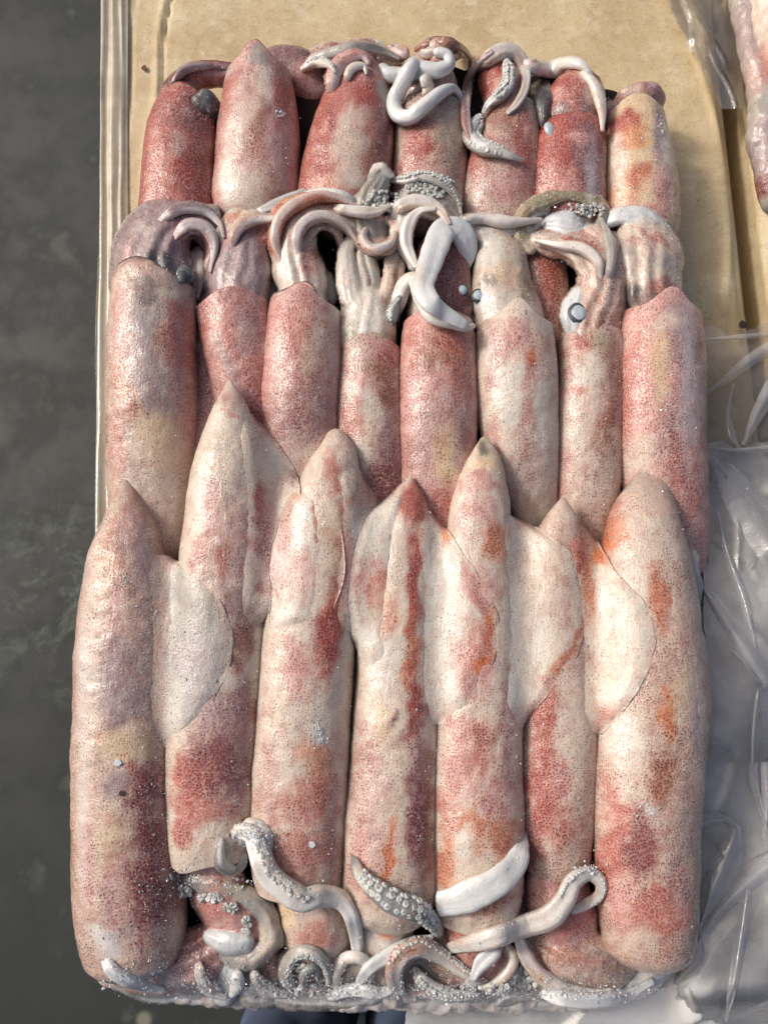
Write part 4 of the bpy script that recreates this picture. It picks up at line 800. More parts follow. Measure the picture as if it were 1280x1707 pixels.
mantle(S1, [(210, 788, 8, 46), (212, 830, 44, 46), (213, 880, 86, 46), (212, 950, 128, 46), (212, 1050, 152, 46), (210, 1200, 158, 46), (209, 1350, 160, 46), (215, 1450, 168, 45), (221, 1530, 168, 43), (226, 1585, 156, 40), (230, 1622, 130, 37)], 't',
       [(210, 810, 22, 30, 0, 'b', .5), (190, 900, 14, 50, 0, 'o', .5), (215, 880, 26, 50, 0, 'm'), (240, 940, 20, 60, 0, 'v', .8), (180, 960, 20, 60, 0, 'y', .5), (195, 1000, 16, 60, 0, 'p'), (200, 1130, 50, 70, 0, 'v', .9), (245, 1060, 24, 90, 0, 't'), (155, 1150, 16, 120, 0, 'c'), (215, 1235, 40, 34, 0, 'y', .9),
        (210, 1170, 50, 30, 0, 'v', .7), (250, 1320, 34, 50, 0, 'd', .9), (200, 1310, 24, 30, 0, 'v'), (255, 1450, 34, 110, 0, 'd', .95), (190, 1400, 24, 60, 0, 'y', .6), (150, 1420, 14, 90, 0, 'p'), (200, 1500, 30, 60, 0, 'm'), (170, 1560, 24, 20, 20, 'w'), (230, 1560, 50, 24, 0, 'm'), (150, 1300, 12, 60, 0, 'y', .5), (220, 1270, 12, 16, 0, 'r', .7)], bump=(.9, .4), lip=None, cap=(1, .6))

# fins
sheet('fin', [(925, 262, 280), (960, 250, 335), (1000, 248, 368), (1050, 246, 388), (1100, 246, 386), (1150, 250, 366), (1190, 258, 340), (1225, 270, 312), (1250, 280, 296)], S1, FIN, 'g',
      [(310, 1050, 40, 90, 0, 'g', .9), (340, 980, 26, 30, 0, 'q', .6), (290, 1190, 24, 50, 0, 'w', .7), (370, 1060, 12, 60, 0, 'q', .6), (260, 1050, 20, 150, 0, 't'), (330, 1110, 30, 60, 0, 'v', .6)], 1.3)
sheet('fin', [(690, 412, 424), (730, 405, 455), (775, 400, 488), (805, 400, 500), (850, 402, 494), (900, 405, 484), (960, 405, 470), (1020, 405, 450), (1050, 405, 425)], S2, FIN, 'c',
      [(460, 775, 22, 30, -30, 'w'), (480, 800, 16, 24, 0, 'D', .5), (440, 880, 16, 90, 0, 'p'), (430, 850, 8, 40, 0, 'r'), (470, 850, 24, 60, 0, 'c'), (480, 940, 20, 60, 0, 'w', .6), (450, 960, 14, 60, 0, 'm')], 1.2)
sheet('fin', [(770, 580, 592), (810, 570, 616), (850, 565, 640), (900, 565, 650), (960, 565, 640), (1020, 565, 618), (1060, 570, 596)], S3, FIN, 'c',
      [(600, 830, 20, 40, 0, 'm', .6), (610, 900, 30, 50, 0, 'w', .7), (585, 960, 16, 60, 0, 'p', .6)], 1.0)
sheet('fin', [(812, 505, 494), (840, 528, 476), (880, 545, 462), (920, 552, 452), (960, 552, 450), (1000, 540, 452), (1040, 520, 450), (1065, 500, 460)], S3, FIN, 'q',
      [(500, 825, 18, 12, 0, 'O'), (505, 870, 22, 50, 0, 'w', .8), (535, 870, 8, 60, -15, 'o', .8), (470, 900, 16, 70, 0, 'p'), (500, 960, 34, 40, 0, 'p', .6), (475, 1030, 20, 24, 0, 'w')], 1.2, blend=.5)
sheet('fin', [(800, 668, 676), (835, 660, 636), (870, 655, 606), (920, 650, 588), (980, 645, 580), (1040, 640, 582), (1090, 640, 596), (1130, 640, 622)], S4, FIN, 'q',
      [(630, 870, 30, 40, 0, 'w'), (600, 900, 20, 40, 0, 'q'), (620, 960, 34, 40, 0, 'p', .7), (640, 1000, 30, 40, 0, 'o', .5), (600, 1060, 24, 40, 0, 'w'), (665, 840, 16, 24, 0, 'g', .6)], 1.2)
sheet('fin', [(850, 700, 716), (885, 695, 748), (930, 695, 778), (975, 698, 808), (1020, 700, 830), (1060, 700, 834), (1100, 700, 826), (1140, 702, 808), (1180, 708, 780), (1210, 718, 746)], S4, FIN, 'q',
      [(730, 1000, 30, 110, 0, 'w', 1), (725, 920, 20, 40, 0, 'q'), (790, 990, 16, 70, -25, 'p', .9), (800, 1085, 34, 50, 20, 'r', .75), (770, 1110, 24, 50, 0, 'p', .8), (818, 1030, 10, 60, 0, 'O', .8), (816, 1110, 16, 26, 25, 'O', 1), (750, 895, 14, 16, 0, 'O', .7), (690, 950, 14, 180, 0, 'o', .8), (790, 1150, 20, 30, 20, 'm', .7), (750, 1160, 20, 40, 0, 'w')], 1.1, blend=.5)
sheet('fin', [(858, 838, 852), (885, 828, 905), (915, 828, 946), (950, 830, 972), (990, 832, 984), (1030, 834, 984), (1070, 834, 972), (1110, 836, 950), (1150, 838, 920), (1190, 842, 888), (1215, 850, 870)], S5, FIN, 'c',
      [(900, 980, 50, 90, 0, 'c', 1), (880, 1080, 40, 80, 0, 'w', .6), (865, 960, 20, 90, 0, 'q', .7), (940, 1000, 20, 60, 0, 'm', .35), (978, 1000, 9, 60, 0, 'o', .8), (955, 1085, 10, 60, 35, 'o', .9), (925, 1150, 20, 20, 40, 'r', .8), (860, 1150, 24, 50, 0, 'w')], 1.2, blend=.5)
sheet('fin', [(868, 955, 966), (900, 950, 996), (935, 955, 1014), (975, 960, 1046), (1010, 965, 1078), (1050, 968, 1092), (1090, 968, 1090), (1130, 968, 1076), (1170, 970, 1052), (1205, 976, 1020), (1225, 985, 1000)], S6, FIN, 'c',
      [(965, 905, 24, 24, 0, 'r', .8), (1000, 930, 24, 20, 0, 'O', 1), (955, 940, 24, 20, 0, 'R', .8), (1020, 1000, 40, 50, 0, 'q', 1), (1010, 1090, 34, 40, 0, 'c', .8), (1060, 1080, 30, 70, 0, 'q'), (1045, 975, 26, 5, 42, 'O', .9), (980, 980, 12, 50, 0, 'o', .9), (1030, 1160, 40, 20, -40, 'w'), (1000, 1200, 24, 18, -40, 'r', .7), (960, 1090, 20, 50, 0, 'w', .7)], 1.1, blend=.5)
sheet('fin', [(905, 1120, 1134), (960, 1120, 1150), (1020, 1120, 1160), (1080, 1120, 1172), (1140, 1120, 1178), (1190, 1120, 1176), (1240, 1120, 1160), (1270, 1120, 1140)], S7, FIN, 't',
      [(1150, 1050, 14, 120, 0, 't'), (1160, 1180, 14, 60, 0, 'v'), (1140, 1140, 12, 40, 0, 'y', .6)], 1.0)

# loose arms hanging on the right flank
arm(S7, [(1146, 905, 12, -8), (1154, 925, 16, -8), (1152, 950, 20, -10), (1160, 980, 18, -14), (1160, 1010, 14, -16), (1156, 1040, 12, -18)], 'G', name='arm', mat=ICY)
arm(S7, [(1160, 1040, 14, -16), (1166, 1080, 18, -18), (1172, 1120, 14, -18), (1170, 1150, 12, -18)], 'g', mat=ICY)

# ---- heads and arms tucked under the near edge
slab = thing('frozen_slab', 'frosty underside of the block with deeper squid sunk in ice, core darkened as gap shade', 'ice block', (0, 0, 0))
SEED[0] = 900
tube('frost_bank', [(172, 1570, 50, 12), (200, 1612, 60, 14), (290, 1632, 64, 16), (420, 1640, 66, 15), (560, 1644, 70, 17), (700, 1646, 70, 17), (840, 1648, 70, 17), (980, 1644, 60, 15), (1070, 1622, 60, 15), (1120, 1580, 50, 12)], slab, ICY, 't',
     [(220, 1620, 60, 20, 0, 'W'), (330, 1640, 50, 20, 0, 'm'), (520, 1640, 60, 20, 0, 'q'), (700, 1650, 80, 20, 0, 'g'), (860, 1650, 60, 20, 0, 't'), (1040, 1640, 90, 30, 0, 'W')], 'abs', .9, 2.0, 44, (1, 1), None, 2.2, (2.2, 1.6), rough=1)
tube('frost_bank', [(300, 1590, 60, 18), (440, 1604, 90, 20), (600, 1606, 100, 22), (760, 1606, 100, 22), (900, 1606, 100, 22), (1020, 1600, 70, 18)], slab, ICY, 'm',
     [(480, 1600, 60, 30, 0, 't'), (700, 1600, 60, 30, 0, 'g'), (860, 1600, 60, 30, 0, 'D')], 'abs', .8, 2.0, 60, (1, 1), None, 2.2, (3, 1.6), rough=1)

sculpt('head', S1, FLESH, [('m', [(235, 1600, 120, 29), (300, 1606, 112, 31), (345, 1588, 98, 32), (385, 1560, 76, 31)], 3, .04), ('W', [(172, 1592, 34, 26), (205, 1630, 40, 25), (270, 1655, 36, 22), (345, 1660, 30, 20)], 3, .08), ('g', [(250, 1640, 40, 24), (310, 1646, 40, 24), (350, 1650, 30, 22)], 4, .08)],
  [(290, 1580, 70, 20, 0, 'd', .6), (240, 1610, 50, 16, 0, 'v', .6), (340, 1620, 30, 24, 0, 'p'), (215, 1600, 20, 12, 0, 'w', .6)], k=1.0)
sculpt('head', S2, FLESH, [('p', [(352, 1410, 110, 38), (358, 1450, 98, 39), (372, 1500, 98, 39), (398, 1545, 90, 37)], 2, .03),
  ('g', [(284, 1458, 20, 44), (308, 1470, 28, 46), (345, 1474, 32, 48), (385, 1482, 34, 49), (424, 1502, 36, 49), (448, 1535, 38, 48), (450, 1570, 38, 46), (428, 1596, 36, 44), (395, 1602, 34, 43), (368, 1588, 28, 42)], 2, .05),
  ('W', [(352, 1560, 26, 45), (378, 1574, 40, 47), (408, 1570, 34, 47)], 2, .04), ('W', [(388, 1600, 38, 39), (382, 1630, 42, 35), (374, 1660, 34, 27)], 2, .06), ('c', [(348, 1560, 18, 42), (338, 1595, 24, 40), (348, 1630, 24, 36), (362, 1656, 18, 28)]),
  ('m', [(440, 1600, 60, 32), (450, 1640, 60, 26)], 4, .06), ('g', [(420, 1655, 50, 24), (470, 1660, 40, 22)], 5, .08)],
  [(372, 1455, 10, 24, 0, 'b', .7), (345, 1440, 30, 16, 0, 'm', .7), (360, 1515, 36, 18, 0, 'r', .5), (445, 1560, 16, 34, 0, 'c', .7), (400, 1478, 50, 6, 8, 'l', .5), (430, 1520, 10, 30, -30, 'G', .6), (398, 1530, 20, 16, 0, 'p'), (330, 1488, 30, 8, 0, 'G', .6)], k=.8)
for x_, y_, a_, b_, n_ in ((312, 1486, 16, 7, 14), (350, 1496, 20, 7, 18), (388, 1512, 16, 9, 16), (412, 1540, 10, 14, 14)): blob_suckers(S2, x_, y_, a_, b_, n_, 1.6, int(x_))
arm(S2, [(372, 1388, 8, 1), (366, 1410, 14, 1), (368, 1438, 18, 1), (388, 1450, 18, 1), (404, 1440, 18, 0), (408, 1418, 14, -1)], 'g', mat=ICY, tp=(.3, .4))
sculpt('head', S3, FLESH, [('c', [(505, 1440, 112, 37), (518, 1500, 120, 39), (526, 1545, 118, 39), (526, 1585, 90, 35)], 1, .02), ('g', [(474, 1648, 30, 29), (478, 1606, 36, 34), (508, 1586, 36, 36), (540, 1600, 34, 34), (550, 1640, 28, 29)], 3, .07),
  ('m', [(506, 1606, 18, 33), (518, 1640, 24, 30)]), ('g', [(440, 1645, 50, 24), (490, 1660, 46, 23), (550, 1662, 46, 23), (605, 1660, 44, 23)], 5, .09), ('c', [(560, 1640, 20, 31), (570, 1604, 26, 34), (590, 1588, 24, 35)]),
  ('w', [(572, 1645, 30, 31), (586, 1615, 34, 35), (618, 1610, 34, 36), (642, 1634, 32, 34), (618, 1660, 32, 29)], 2, .07), ('g', [(606, 1636, 30, 31)], 4, .1)],
  [(530, 1550, 40, 26, 0, 'r', .7), (482, 1520, 18, 24, 0, 'y'), (560, 1520, 20, 30, 0, 't'), (520, 1500, 40, 16, 0, 'm', .5), (505, 1650, 16, 10, 0, 'v', .6)], k=.7)
for x_, y_, a_, b_, n_ in ((500, 1618, 20, 10, 14), (540, 1640, 12, 14, 10)): blob_suckers(S3, x_, y_, a_, b_, n_, 1.4, int(x_))
sculpt('head', S4, FLESH, [('w', [(641, 1540, 100, 37), (628, 1580, 90, 34)], 2, .04), ('w', [(598, 1606, 28, 35), (628, 1578, 36, 38), (670, 1556, 34, 38)], 2, .06), ('W', [(600, 1650, 28, 30), (650, 1614, 36, 34), (700, 1592, 28, 35)], 2, .06),
  ('t', [(655, 1660, 40, 29), (658, 1615, 44, 36), (680, 1585, 42, 39), (715, 1582, 38, 39), (745, 1606, 32, 38), (785, 1632, 24, 36), (822, 1647, 14, 35)], 3, .06), ('g', [(690, 1625, 36, 30), (720, 1650, 36, 27), (770, 1658, 34, 26), (820, 1658, 30, 26)], 4, .09), ('g', [(700, 1600, 24, 35), (720, 1628, 22, 34), (750, 1640, 20, 32)], 3, .08)],
  [(645, 1540, 18, 18, 0, 'O', .9), (672, 1590, 24, 12, 0, 'O', .3), (750, 1612, 50, 8, 28, 'l', .9), (660, 1640, 20, 20, 0, 'w', .6)], k=.7)
for x_, y_, a_, b_, n_ in ((694, 1632, 14, 18, 16), (760, 1652, 34, 7, 20)): blob_suckers(S4, x_, y_, a_, b_, n_, 1.4, int(x_))
sculpt('head', S5, FLESH, [('p', [(796, 1500, 120, 38), (796, 1550, 108, 38), (798, 1600, 92, 33)], 2, .03), ('W', [(832, 1570, 24, 42), (812, 1592, 36, 42), (795, 1615, 36, 40), (782, 1640, 24, 35)], 2, .05), ('c', [(840, 1574, 18, 42), (852, 1598, 22, 42), (840, 1622, 22, 41), (812, 1642, 18, 37)]),
  ('o', [(850, 1496, 16, 43), (822, 1520, 20, 44), (788, 1534, 16, 43), (765, 1552, 12, 41)]), ('t', [(740, 1560, 40, 34), (735, 1600, 50, 33), (760, 1630, 40, 30)], 3, .06)],
  [(800, 1530, 50, 12, -10, 'R', .8), (770, 1550, 16, 10, 0, 'O', .7), (775, 1590, 16, 20, 0, 'b', .4)], k=.7)
sculpt('head', S6, FLESH, [('p', [(926, 1440, 94, 36), (930, 1490, 108, 38), (942, 1532, 106, 38), (955, 1560, 90, 36)], 2, .03), ('t', [(900, 1562, 50, 34), (960, 1592, 112, 33), (1015, 1612, 90, 29)], 3, .05), ('c', [(862, 1556, 24, 40), (878, 1592, 28, 40), (906, 1630, 30, 38), (950, 1652, 34, 34), (1000, 1656, 28, 29)], 2, .06),
  ('g', [(872, 1640, 50, 29), (838, 1658, 40, 25)], 5, .09), ('c', [(940, 1562, 16, 44), (985, 1580, 18, 43), (1022, 1606, 14, 40)]), ('m', [(860, 1500, 50, 30), (866, 1560, 50, 30)], 2, .03), ('t', [(905, 1598, 16, 42), (930, 1622, 20, 42), (975, 1636, 18, 39)])],
  [(950, 1530, 36, 24, 0, 'r', .8), (895, 1500, 20, 30, 0, 'b', .5), (940, 1590, 40, 14, 0, 'o', .4), (985, 1600, 30, 12, 0, 'p', .6), (865, 1520, 20, 40, 0, 'D', .8)], k=.8)
blob_suckers(S6, 872, 1634, 22, 20, 34, 1.9, 8)
sculpt('arm', S7, ICY, [('W', [(960, 1660, 40, 24), (1000, 1648, 50, 27), (1050, 1640, 46, 27), (1090, 1622, 44, 24), (1120, 1590, 34, 20)], 2, .07), ('q', [(1040, 1655, 30, 26), (1090, 1636, 26, 24)]), ('w', [(840, 1666, 30, 20), (900, 1668, 30, 20), (970, 1670, 30, 20)], 4, .08)], [(1080, 1620, 24, 10, 0, 'c', .5)], k=.9)
arm(S3, [(398, 1382, 16, 4), (420, 1376, 20, 1), (440, 1392, 22, 0), (446, 1418, 18, 1), (440, 1440, 10, 1)], 'w', mat=ICY)
arm(S3, [(400, 1412, 22, 1), (398, 1388, 26, 3), (420, 1392, 30, 4), (432, 1424, 34, 5), (448, 1458, 36, 4), (476, 1484, 36, 4), (505, 1500, 34, 4), (535, 1494, 32, 4), (566, 1500, 30, 4), (586, 1530, 28, 3), (594, 1565, 26, 3), (596, 1594, 20, 2)], 'w',
    [(420, 1400, 16, 24, 0, 'c'), (540, 1490, 40, 16, 0, 'w'), (590, 1560, 20, 50, 0, 'W', 1)], name='tentacle', tp=(.2, .2), mat=ICY, suck=(1, .08, .55, 1.2, 2, 40, 24))
arm(S4, [(584, 1408, 5, 1), (590, 1430, 13, 2), (600, 1458, 20, 2), (625, 1484, 26, 3), (660, 1506, 34, 4), (695, 1520, 42, 5), (720, 1540, 40, 4), (730, 1562, 24, 2)], 'G', [(600, 1450, 14, 30, 0, 'c'), (700, 1510, 30, 16, 0, 'l', .6)], mat=ICY, suck=(1, .22, .98, 1.9, 3, 30, 22))
arm(S5, [(866, 1376, 16, -6), (868, 1410, 30, -1), (858, 1442, 40, 2), (832, 1468, 46, 4), (796, 1488, 48, 4), (760, 1502, 46, 4), (726, 1508, 42, 3)], 'W', name='tentacle', flat=.42, cap=(.5, .4), groove=.03, tuck=.01, oral=1.57, chan=.25, tp=(.05, .05))
arm(S6, [(735, 1585, 18, 1), (765, 1576, 26, 3), (820, 1562, 30, 4), (870, 1545, 32, 4), (915, 1528, 34, 4), (940, 1500, 32, 5), (955, 1470, 30, 5), (980, 1456, 26, 4), (1000, 1470, 22, 3), (998, 1492, 20, 2), (975, 1508, 20, 1), (950, 1520, 16, 1)], 'q',
    [(790, 1570, 40, 8, 0, 'o', .4), (900, 1530, 30, 20, 0, 't', .5), (965, 1460, 20, 14, 0, 'g')], name='tentacle', tp=(.3, .3), mat=FLESH, suck=(1, .62, .92, 1.1, 1, 40))

K_ = dict(tp=(.2, .4), tuck=.4, bump=(1.2, .6))
arm(S3, [(486, 1652, 17, 1), (476, 1618, 18, 1), (492, 1590, 18, 1), (522, 1588, 18, 1), (544, 1610, 16, 1), (548, 1645, 12, 1)], 'g', mat=ICY, suck=(-1, .1, .9, 1.1, 2, 40, 20), **K_)
arm(S3, [(566, 1658, 14, 1), (560, 1622, 16, 1), (578, 1597, 16, 1), (606, 1600, 16, 1), (618, 1626, 15, 1), (604, 1652, 11, 1)], 'w', mat=ICY, **K_)
arm(S3, [(505, 1648, 12, 1), (508, 1622, 13, 1), (524, 1614, 13, 1), (532, 1636, 10, 1)], 'G', mat=ICY, **K_)
arm(S3, [(545, 1662, 12, 1), (590, 1650, 17, 1), (635, 1655, 18, 1), (668, 1640, 14, 1)], 'W', **K_)
arm(S4, [(596, 1640, 14, 1), (618, 1612, 18, 1), (655, 1588, 20, 1), (690, 1570, 18, 1), (722, 1562, 12, 1)], 'W', mat=ICY, **K_)
arm(S4, [(668, 1662, 22, 1), (656, 1625, 25, 1), (668, 1592, 25, 1), (700, 1578, 25, 1), (735, 1594, 22, 1), (775, 1622, 18, 1), (825, 1648, 8, 1)], 't', [(750, 1610, 50, 14, 25, 'l', .9), (680, 1585, 24, 10, 0, 'o', .4)], suck=(1, .3, .85, 1.1, 2, 60, 20), **K_)
arm(S4, [(690, 1612, 12, 1), (706, 1636, 18, 1), (745, 1656, 18, 1), (800, 1660, 14, 1)], 'g', mat=ICY, suck=(-1, .1, .9, 1.2, 2, 30, 22), **K_)
arm(S5, [(836, 1570, 14, 1), (820, 1588, 22, 1), (800, 1608, 22, 1), (786, 1636, 16, 1)], 'W', **K_)
arm(S5, [(842, 1572, 12, 1), (856, 1596, 14, 1), (846, 1622, 14, 1), (820, 1642, 12, 1), (796, 1648, 9, 1)], 'c', **K_)
arm(S6, [(862, 1556, 14, 1), (874, 1590, 20, 1), (900, 1626, 22, 1), (940, 1650, 22, 1), (990, 1656, 16, 1), (1020, 1650, 10, 1)], 'c', [(890, 1610, 10, 30, -30, 'o', .4)], **K_)
arm(S6, [(900, 1655, 14, 1), (930, 1664, 20, 1), (985, 1668, 20, 1), (1040, 1660, 18, 1), (1090, 1635, 14, 1)], 'W', mat=ICY, **K_)
arm(S2, [(330, 1600, 12, 1), (336, 1630, 16, 1), (352, 1654, 15, 1), (380, 1664, 11, 1)], 'c', **K_)
arm(S2, [(420, 1618, 14, 1), (436, 1642, 18, 1), (462, 1656, 16, 1), (488, 1660, 10, 1)], 'g', mat=ICY, suck=(1, .1, .9, 1.1, 2, 30, 20), **K_)
arm(S2, [(392, 1620, 16, 1), (396, 1640, 20, 1), (385, 1662, 16, 1)], 'W', **K_)
arm(S1, [(170, 1590, 12, 0), (192, 1622, 18, 0), (230, 1640, 18, 0), (275, 1652, 14, 0)], 'W', mat=ICY, **K_)
blob_suckers(S3, 515, 1652, 24, 8, 16, 1.3, 51); blob_suckers(S5, 835, 1650, 20, 8, 16, 1.5, 52)

# frozen under body of the block (deeper squid and ice seen in the gaps and along the rim), coloured near black to put shade in the gaps
def slab_mesh():
    ol = [(292, 225), (440, 170), (640, 130), (800, 130), (990, 160), (1080, 225), (1098, 390), (1128, 490), (1160, 700), (1160, 900), (1166, 1150), (1148, 1400), (1135, 1550), (1085, 1610), (990, 1635),
          (800, 1645), (600, 1640), (420, 1635), (280, 1625), (200, 1600), (150, 1540), (140, 1400), (142, 1200), (150, 1020), (185, 900), (190, 700), (196, 480), (262, 385), (272, 240)]
    P = spline([(a, b, 0) for a, b in ol+[ol[0]]], 6)[:-1]; n = len(P); V = []; prof = [(0.96, .0), (1.0, .004), (1.005, .014), (.995, .024), (.95, .026), (.85, .025), (.6, .024), (.3, .024), (.02, .024)]
    c = np.array([650, 880])
    for k, (q, z) in enumerate(prof):
        xy = c+(P[:, :2]-c)*q; V.append(U(xy[:, 0], xy[:, 1], np.full(n, .014))*[1, 1, 0]+[0, 0, z])
    V = np.stack(V); V[1:5] += (fbm(V[1:5]*70, 3)[..., None])*np.array([.002, .002, .0012])
    V[5:] += fbm(V[5:]*60, 3)[..., None]*np.array([0, 0, .0015])
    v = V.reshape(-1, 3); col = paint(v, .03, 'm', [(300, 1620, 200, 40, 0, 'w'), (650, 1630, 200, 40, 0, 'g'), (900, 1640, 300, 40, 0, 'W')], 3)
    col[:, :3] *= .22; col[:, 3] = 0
    return v, grid_faces(len(prof), n, True), col, v
v_, f_, c_, t_ = slab_mesh(); mesh('ice_core', v_, f_, simple('gap_shade_ice', (.14, .09, .09), .75, 0, .4, 300, vs=60, spec=.2), slab, c_, t_)  # near-black body colour stands in for deep shade between the squid
# ------------------------------------------------------------------ ice crystals
def crystals(name, label, n, sampler, smin, smax, seed, mat, zoff=0.0, zmin=.014):
    rr = np.random.RandomState(seed); xy = sampler(rr, n); n = len(xy)
    z = UD(xy[:, 0], xy[:, 1], 0, 1); ok = z > zmin
    xy = xy[ok]; z = z[ok]; n = len(xy); P = U(xy[:, 0], xy[:, 1], z)
    s = (smin+(smax-smin)*rr.rand(n)**3)/1000
    base = np.array([(1, 0, 0), (-.5, .8, 0), (-.4, -.8, 0), (0.1, 0, 1), (0, .1, -.9), (.3, .5, .5)])
    V = base[None]*(.6+.8*rr.rand(n, 6, 1)); 
    a = rr.rand(n)*6.28; t = rr.rand(n)*3
    ca, sa, ct, st = np.cos(a), np.sin(a), np.cos(t), np.sin(t); R = np.zeros((n, 3, 3))
    R[:, 0, 0] = ca; R[:, 0, 1] = -sa*ct; R[:, 0, 2] = sa*st; R[:, 1, 0] = sa; R[:, 1, 1] = ca*ct; R[:, 1, 2] = -ca*st; R[:, 2, 1] = st; R[:, 2, 2] = ct
    V = np.einsum('nij,nkj->nki', R, V)*s[:, None, None]+P[:, None, :]+np.array([0, 0, zoff])
    F = np.array([(0, 5, 3), (5, 1, 3), (1, 2, 3), (2, 0, 3), (0, 4, 1), (0, 1, 5), (1, 4, 2), (2, 4, 0)])
    F = (F[None]+np.arange(n)[:, None, None]*6).reshape(-1, 3)
    o = mesh(name, V.reshape(-1, 3), F, mat, None, smooth=False); tag(o, label, 'ice', kind='stuff'); return o
HMB = HM.copy()
def samp(rr, n):
    out = [np.stack([rr.uniform(140, 1160, n), rr.uniform(120, 1650, n)], -1)]
    def spot(x, y, rx, ry, k): out.append(np.stack([rr.normal(x, rx, k), rr.normal(y, ry, k)], -1))
    spot(1130, 640, 14, 90, 420); spot(1090, 240, 10, 30, 120); spot(980, 280, 10, 40, 90); spot(250, 1400, 60, 160, 700); spot(200, 1100, 50, 150, 420)
    spot(320, 1630, 60, 14, 500); spot(530, 1645, 60, 16, 700); spot(800, 1650, 110, 14, 900); spot(1000, 1650, 70, 10, 400); spot(420, 1400, 24, 12, 240); spot(530, 1225, 12, 14, 60)
    spot(330, 1120, 40, 60, 260); spot(340, 180, 24, 20, 90); spot(700, 310, 40, 16, 160); spot(960, 345, 30, 10, 120); spot(1075, 1350, 8, 8, 30); spot(860, 1240, 8, 40, 20); spot(350, 1480, 50, 16, 240); spot(680, 1520, 40, 20, 160)
    spot(170, 1550, 16, 20, 80); spot(360, 120, 40, 6, 60); spot(320, 370, 30, 12, 60); spot(450, 1000, 6, 50, 50)
    a = np.vstack(out); return a[(a[:, 0] > 135) & (a[:, 0] < 1172) & (a[:, 1] > 90) & (a[:, 1] < 1672)]
crystals('frost_grains', 'tiny white grains of frost scattered over the squid block', 4200, samp, .16, .66, 4, ICE)
def sampk(rr, n):
    out = [np.stack([rr.normal(x, rx, k), rr.normal(y, ry, k)], -1) for x, y, rx, ry, k in ((468, 190, 4, 4, 14), (535, 1222, 8, 12, 40), (1078, 1348, 8, 8, 30), (425, 1392, 18, 10, 70), (300, 1462, 14, 8, 50), (520, 1240, 8, 8, 16), (1105, 210, 8, 12, 24), (1118, 640, 10, 60, 60), (300, 1645, 60, 8, 80), (540, 1655, 60, 7, 80), (800, 1658, 100, 6, 120), (210, 1620, 20, 16, 40), (985, 1445, 10, 6, 24), (380, 1470, 40, 6, 30), (340, 1150, 20, 50, 40), (190, 1560, 14, 20, 30))]
    return np.vstack(out)
crystals('frost_clumps', 'clumps of coarser clear ice grains stuck on the squid and along the near rim', 0, sampk, .4, 1.25, 14, ICE)
def sampc(rr, n):
    a = np.stack([rr.uniform(185, 1230, n), rr.uniform(0, 560, n)], -1)
    b = np.stack([rr.normal(1040, 60, 90), rr.normal(90, 30, 90)], -1)
    c = np.stack([rr.normal(1180, 20, 90), rr.normal(80, 60, 90)], -1); a = np.vstack([a, b, c])
    z = UD(a[:, 0], a[:, 1], 0, 1); a = a[z < .003]; return a[(a[:, 0] < 1235) & (a[:, 1] > -20)]
crystals('frost_crumbs', 'sparse crumbs of ice lying on the cardboard lid', 900, sampc, .12, .5, 9, ICE, .0006, -.001)
# one flat white scale and two dark flecks
def chip(px, py, r, label, cat, mat, name, seed):
    rr = random.Random(seed); z = float(UD(np.array([px*1.]), np.array([py*1.]), .0004)[0]); n = 7; V = []
    for h in (0, .0007):
        for i in range(n):
            a = i/n*6.28; q = r*rr.uniform(.7, 1.15); p = U(px+q*math.cos(a), py+q*math.sin(a), z+h); V.append(p)
    F = [list(range(n))[::-1], list(range(n, 2*n))]+[[i, (i+1) % n, n+(i+1) % n, n+i] for i in range(n)]
    tag(mesh(name, np.array(V), F, mat, None, smooth=False), label, cat)
chip(196, 1272, 7, 'flat white flake of ice on the left front squid', 'ice flake', ICE, 'ice_flake', 1)
chip(520, 1408, 6, 'small white flake of ice low on the third front squid', 'ice flake', ICE, 'ice_flake', 2)
FLECK = simple('dark_fleck', (.20, .16, .13), .7)
chip(203, 1323, 5, 'dark brown speck of grit on the left front squid', 'speck', FLECK, 'grit_speck', 3)
chip(240, 113, 5, 'rust brown splinter on the lid left of the block', 'splinter', simple('rust_fleck', (.45, .22, .12), .7), 'splinter', 4)
chip(1238, 541, 7, 'dark brown lump on the lid beside the plastic at right', 'lump', FLECK, 'dark_lump', 5)

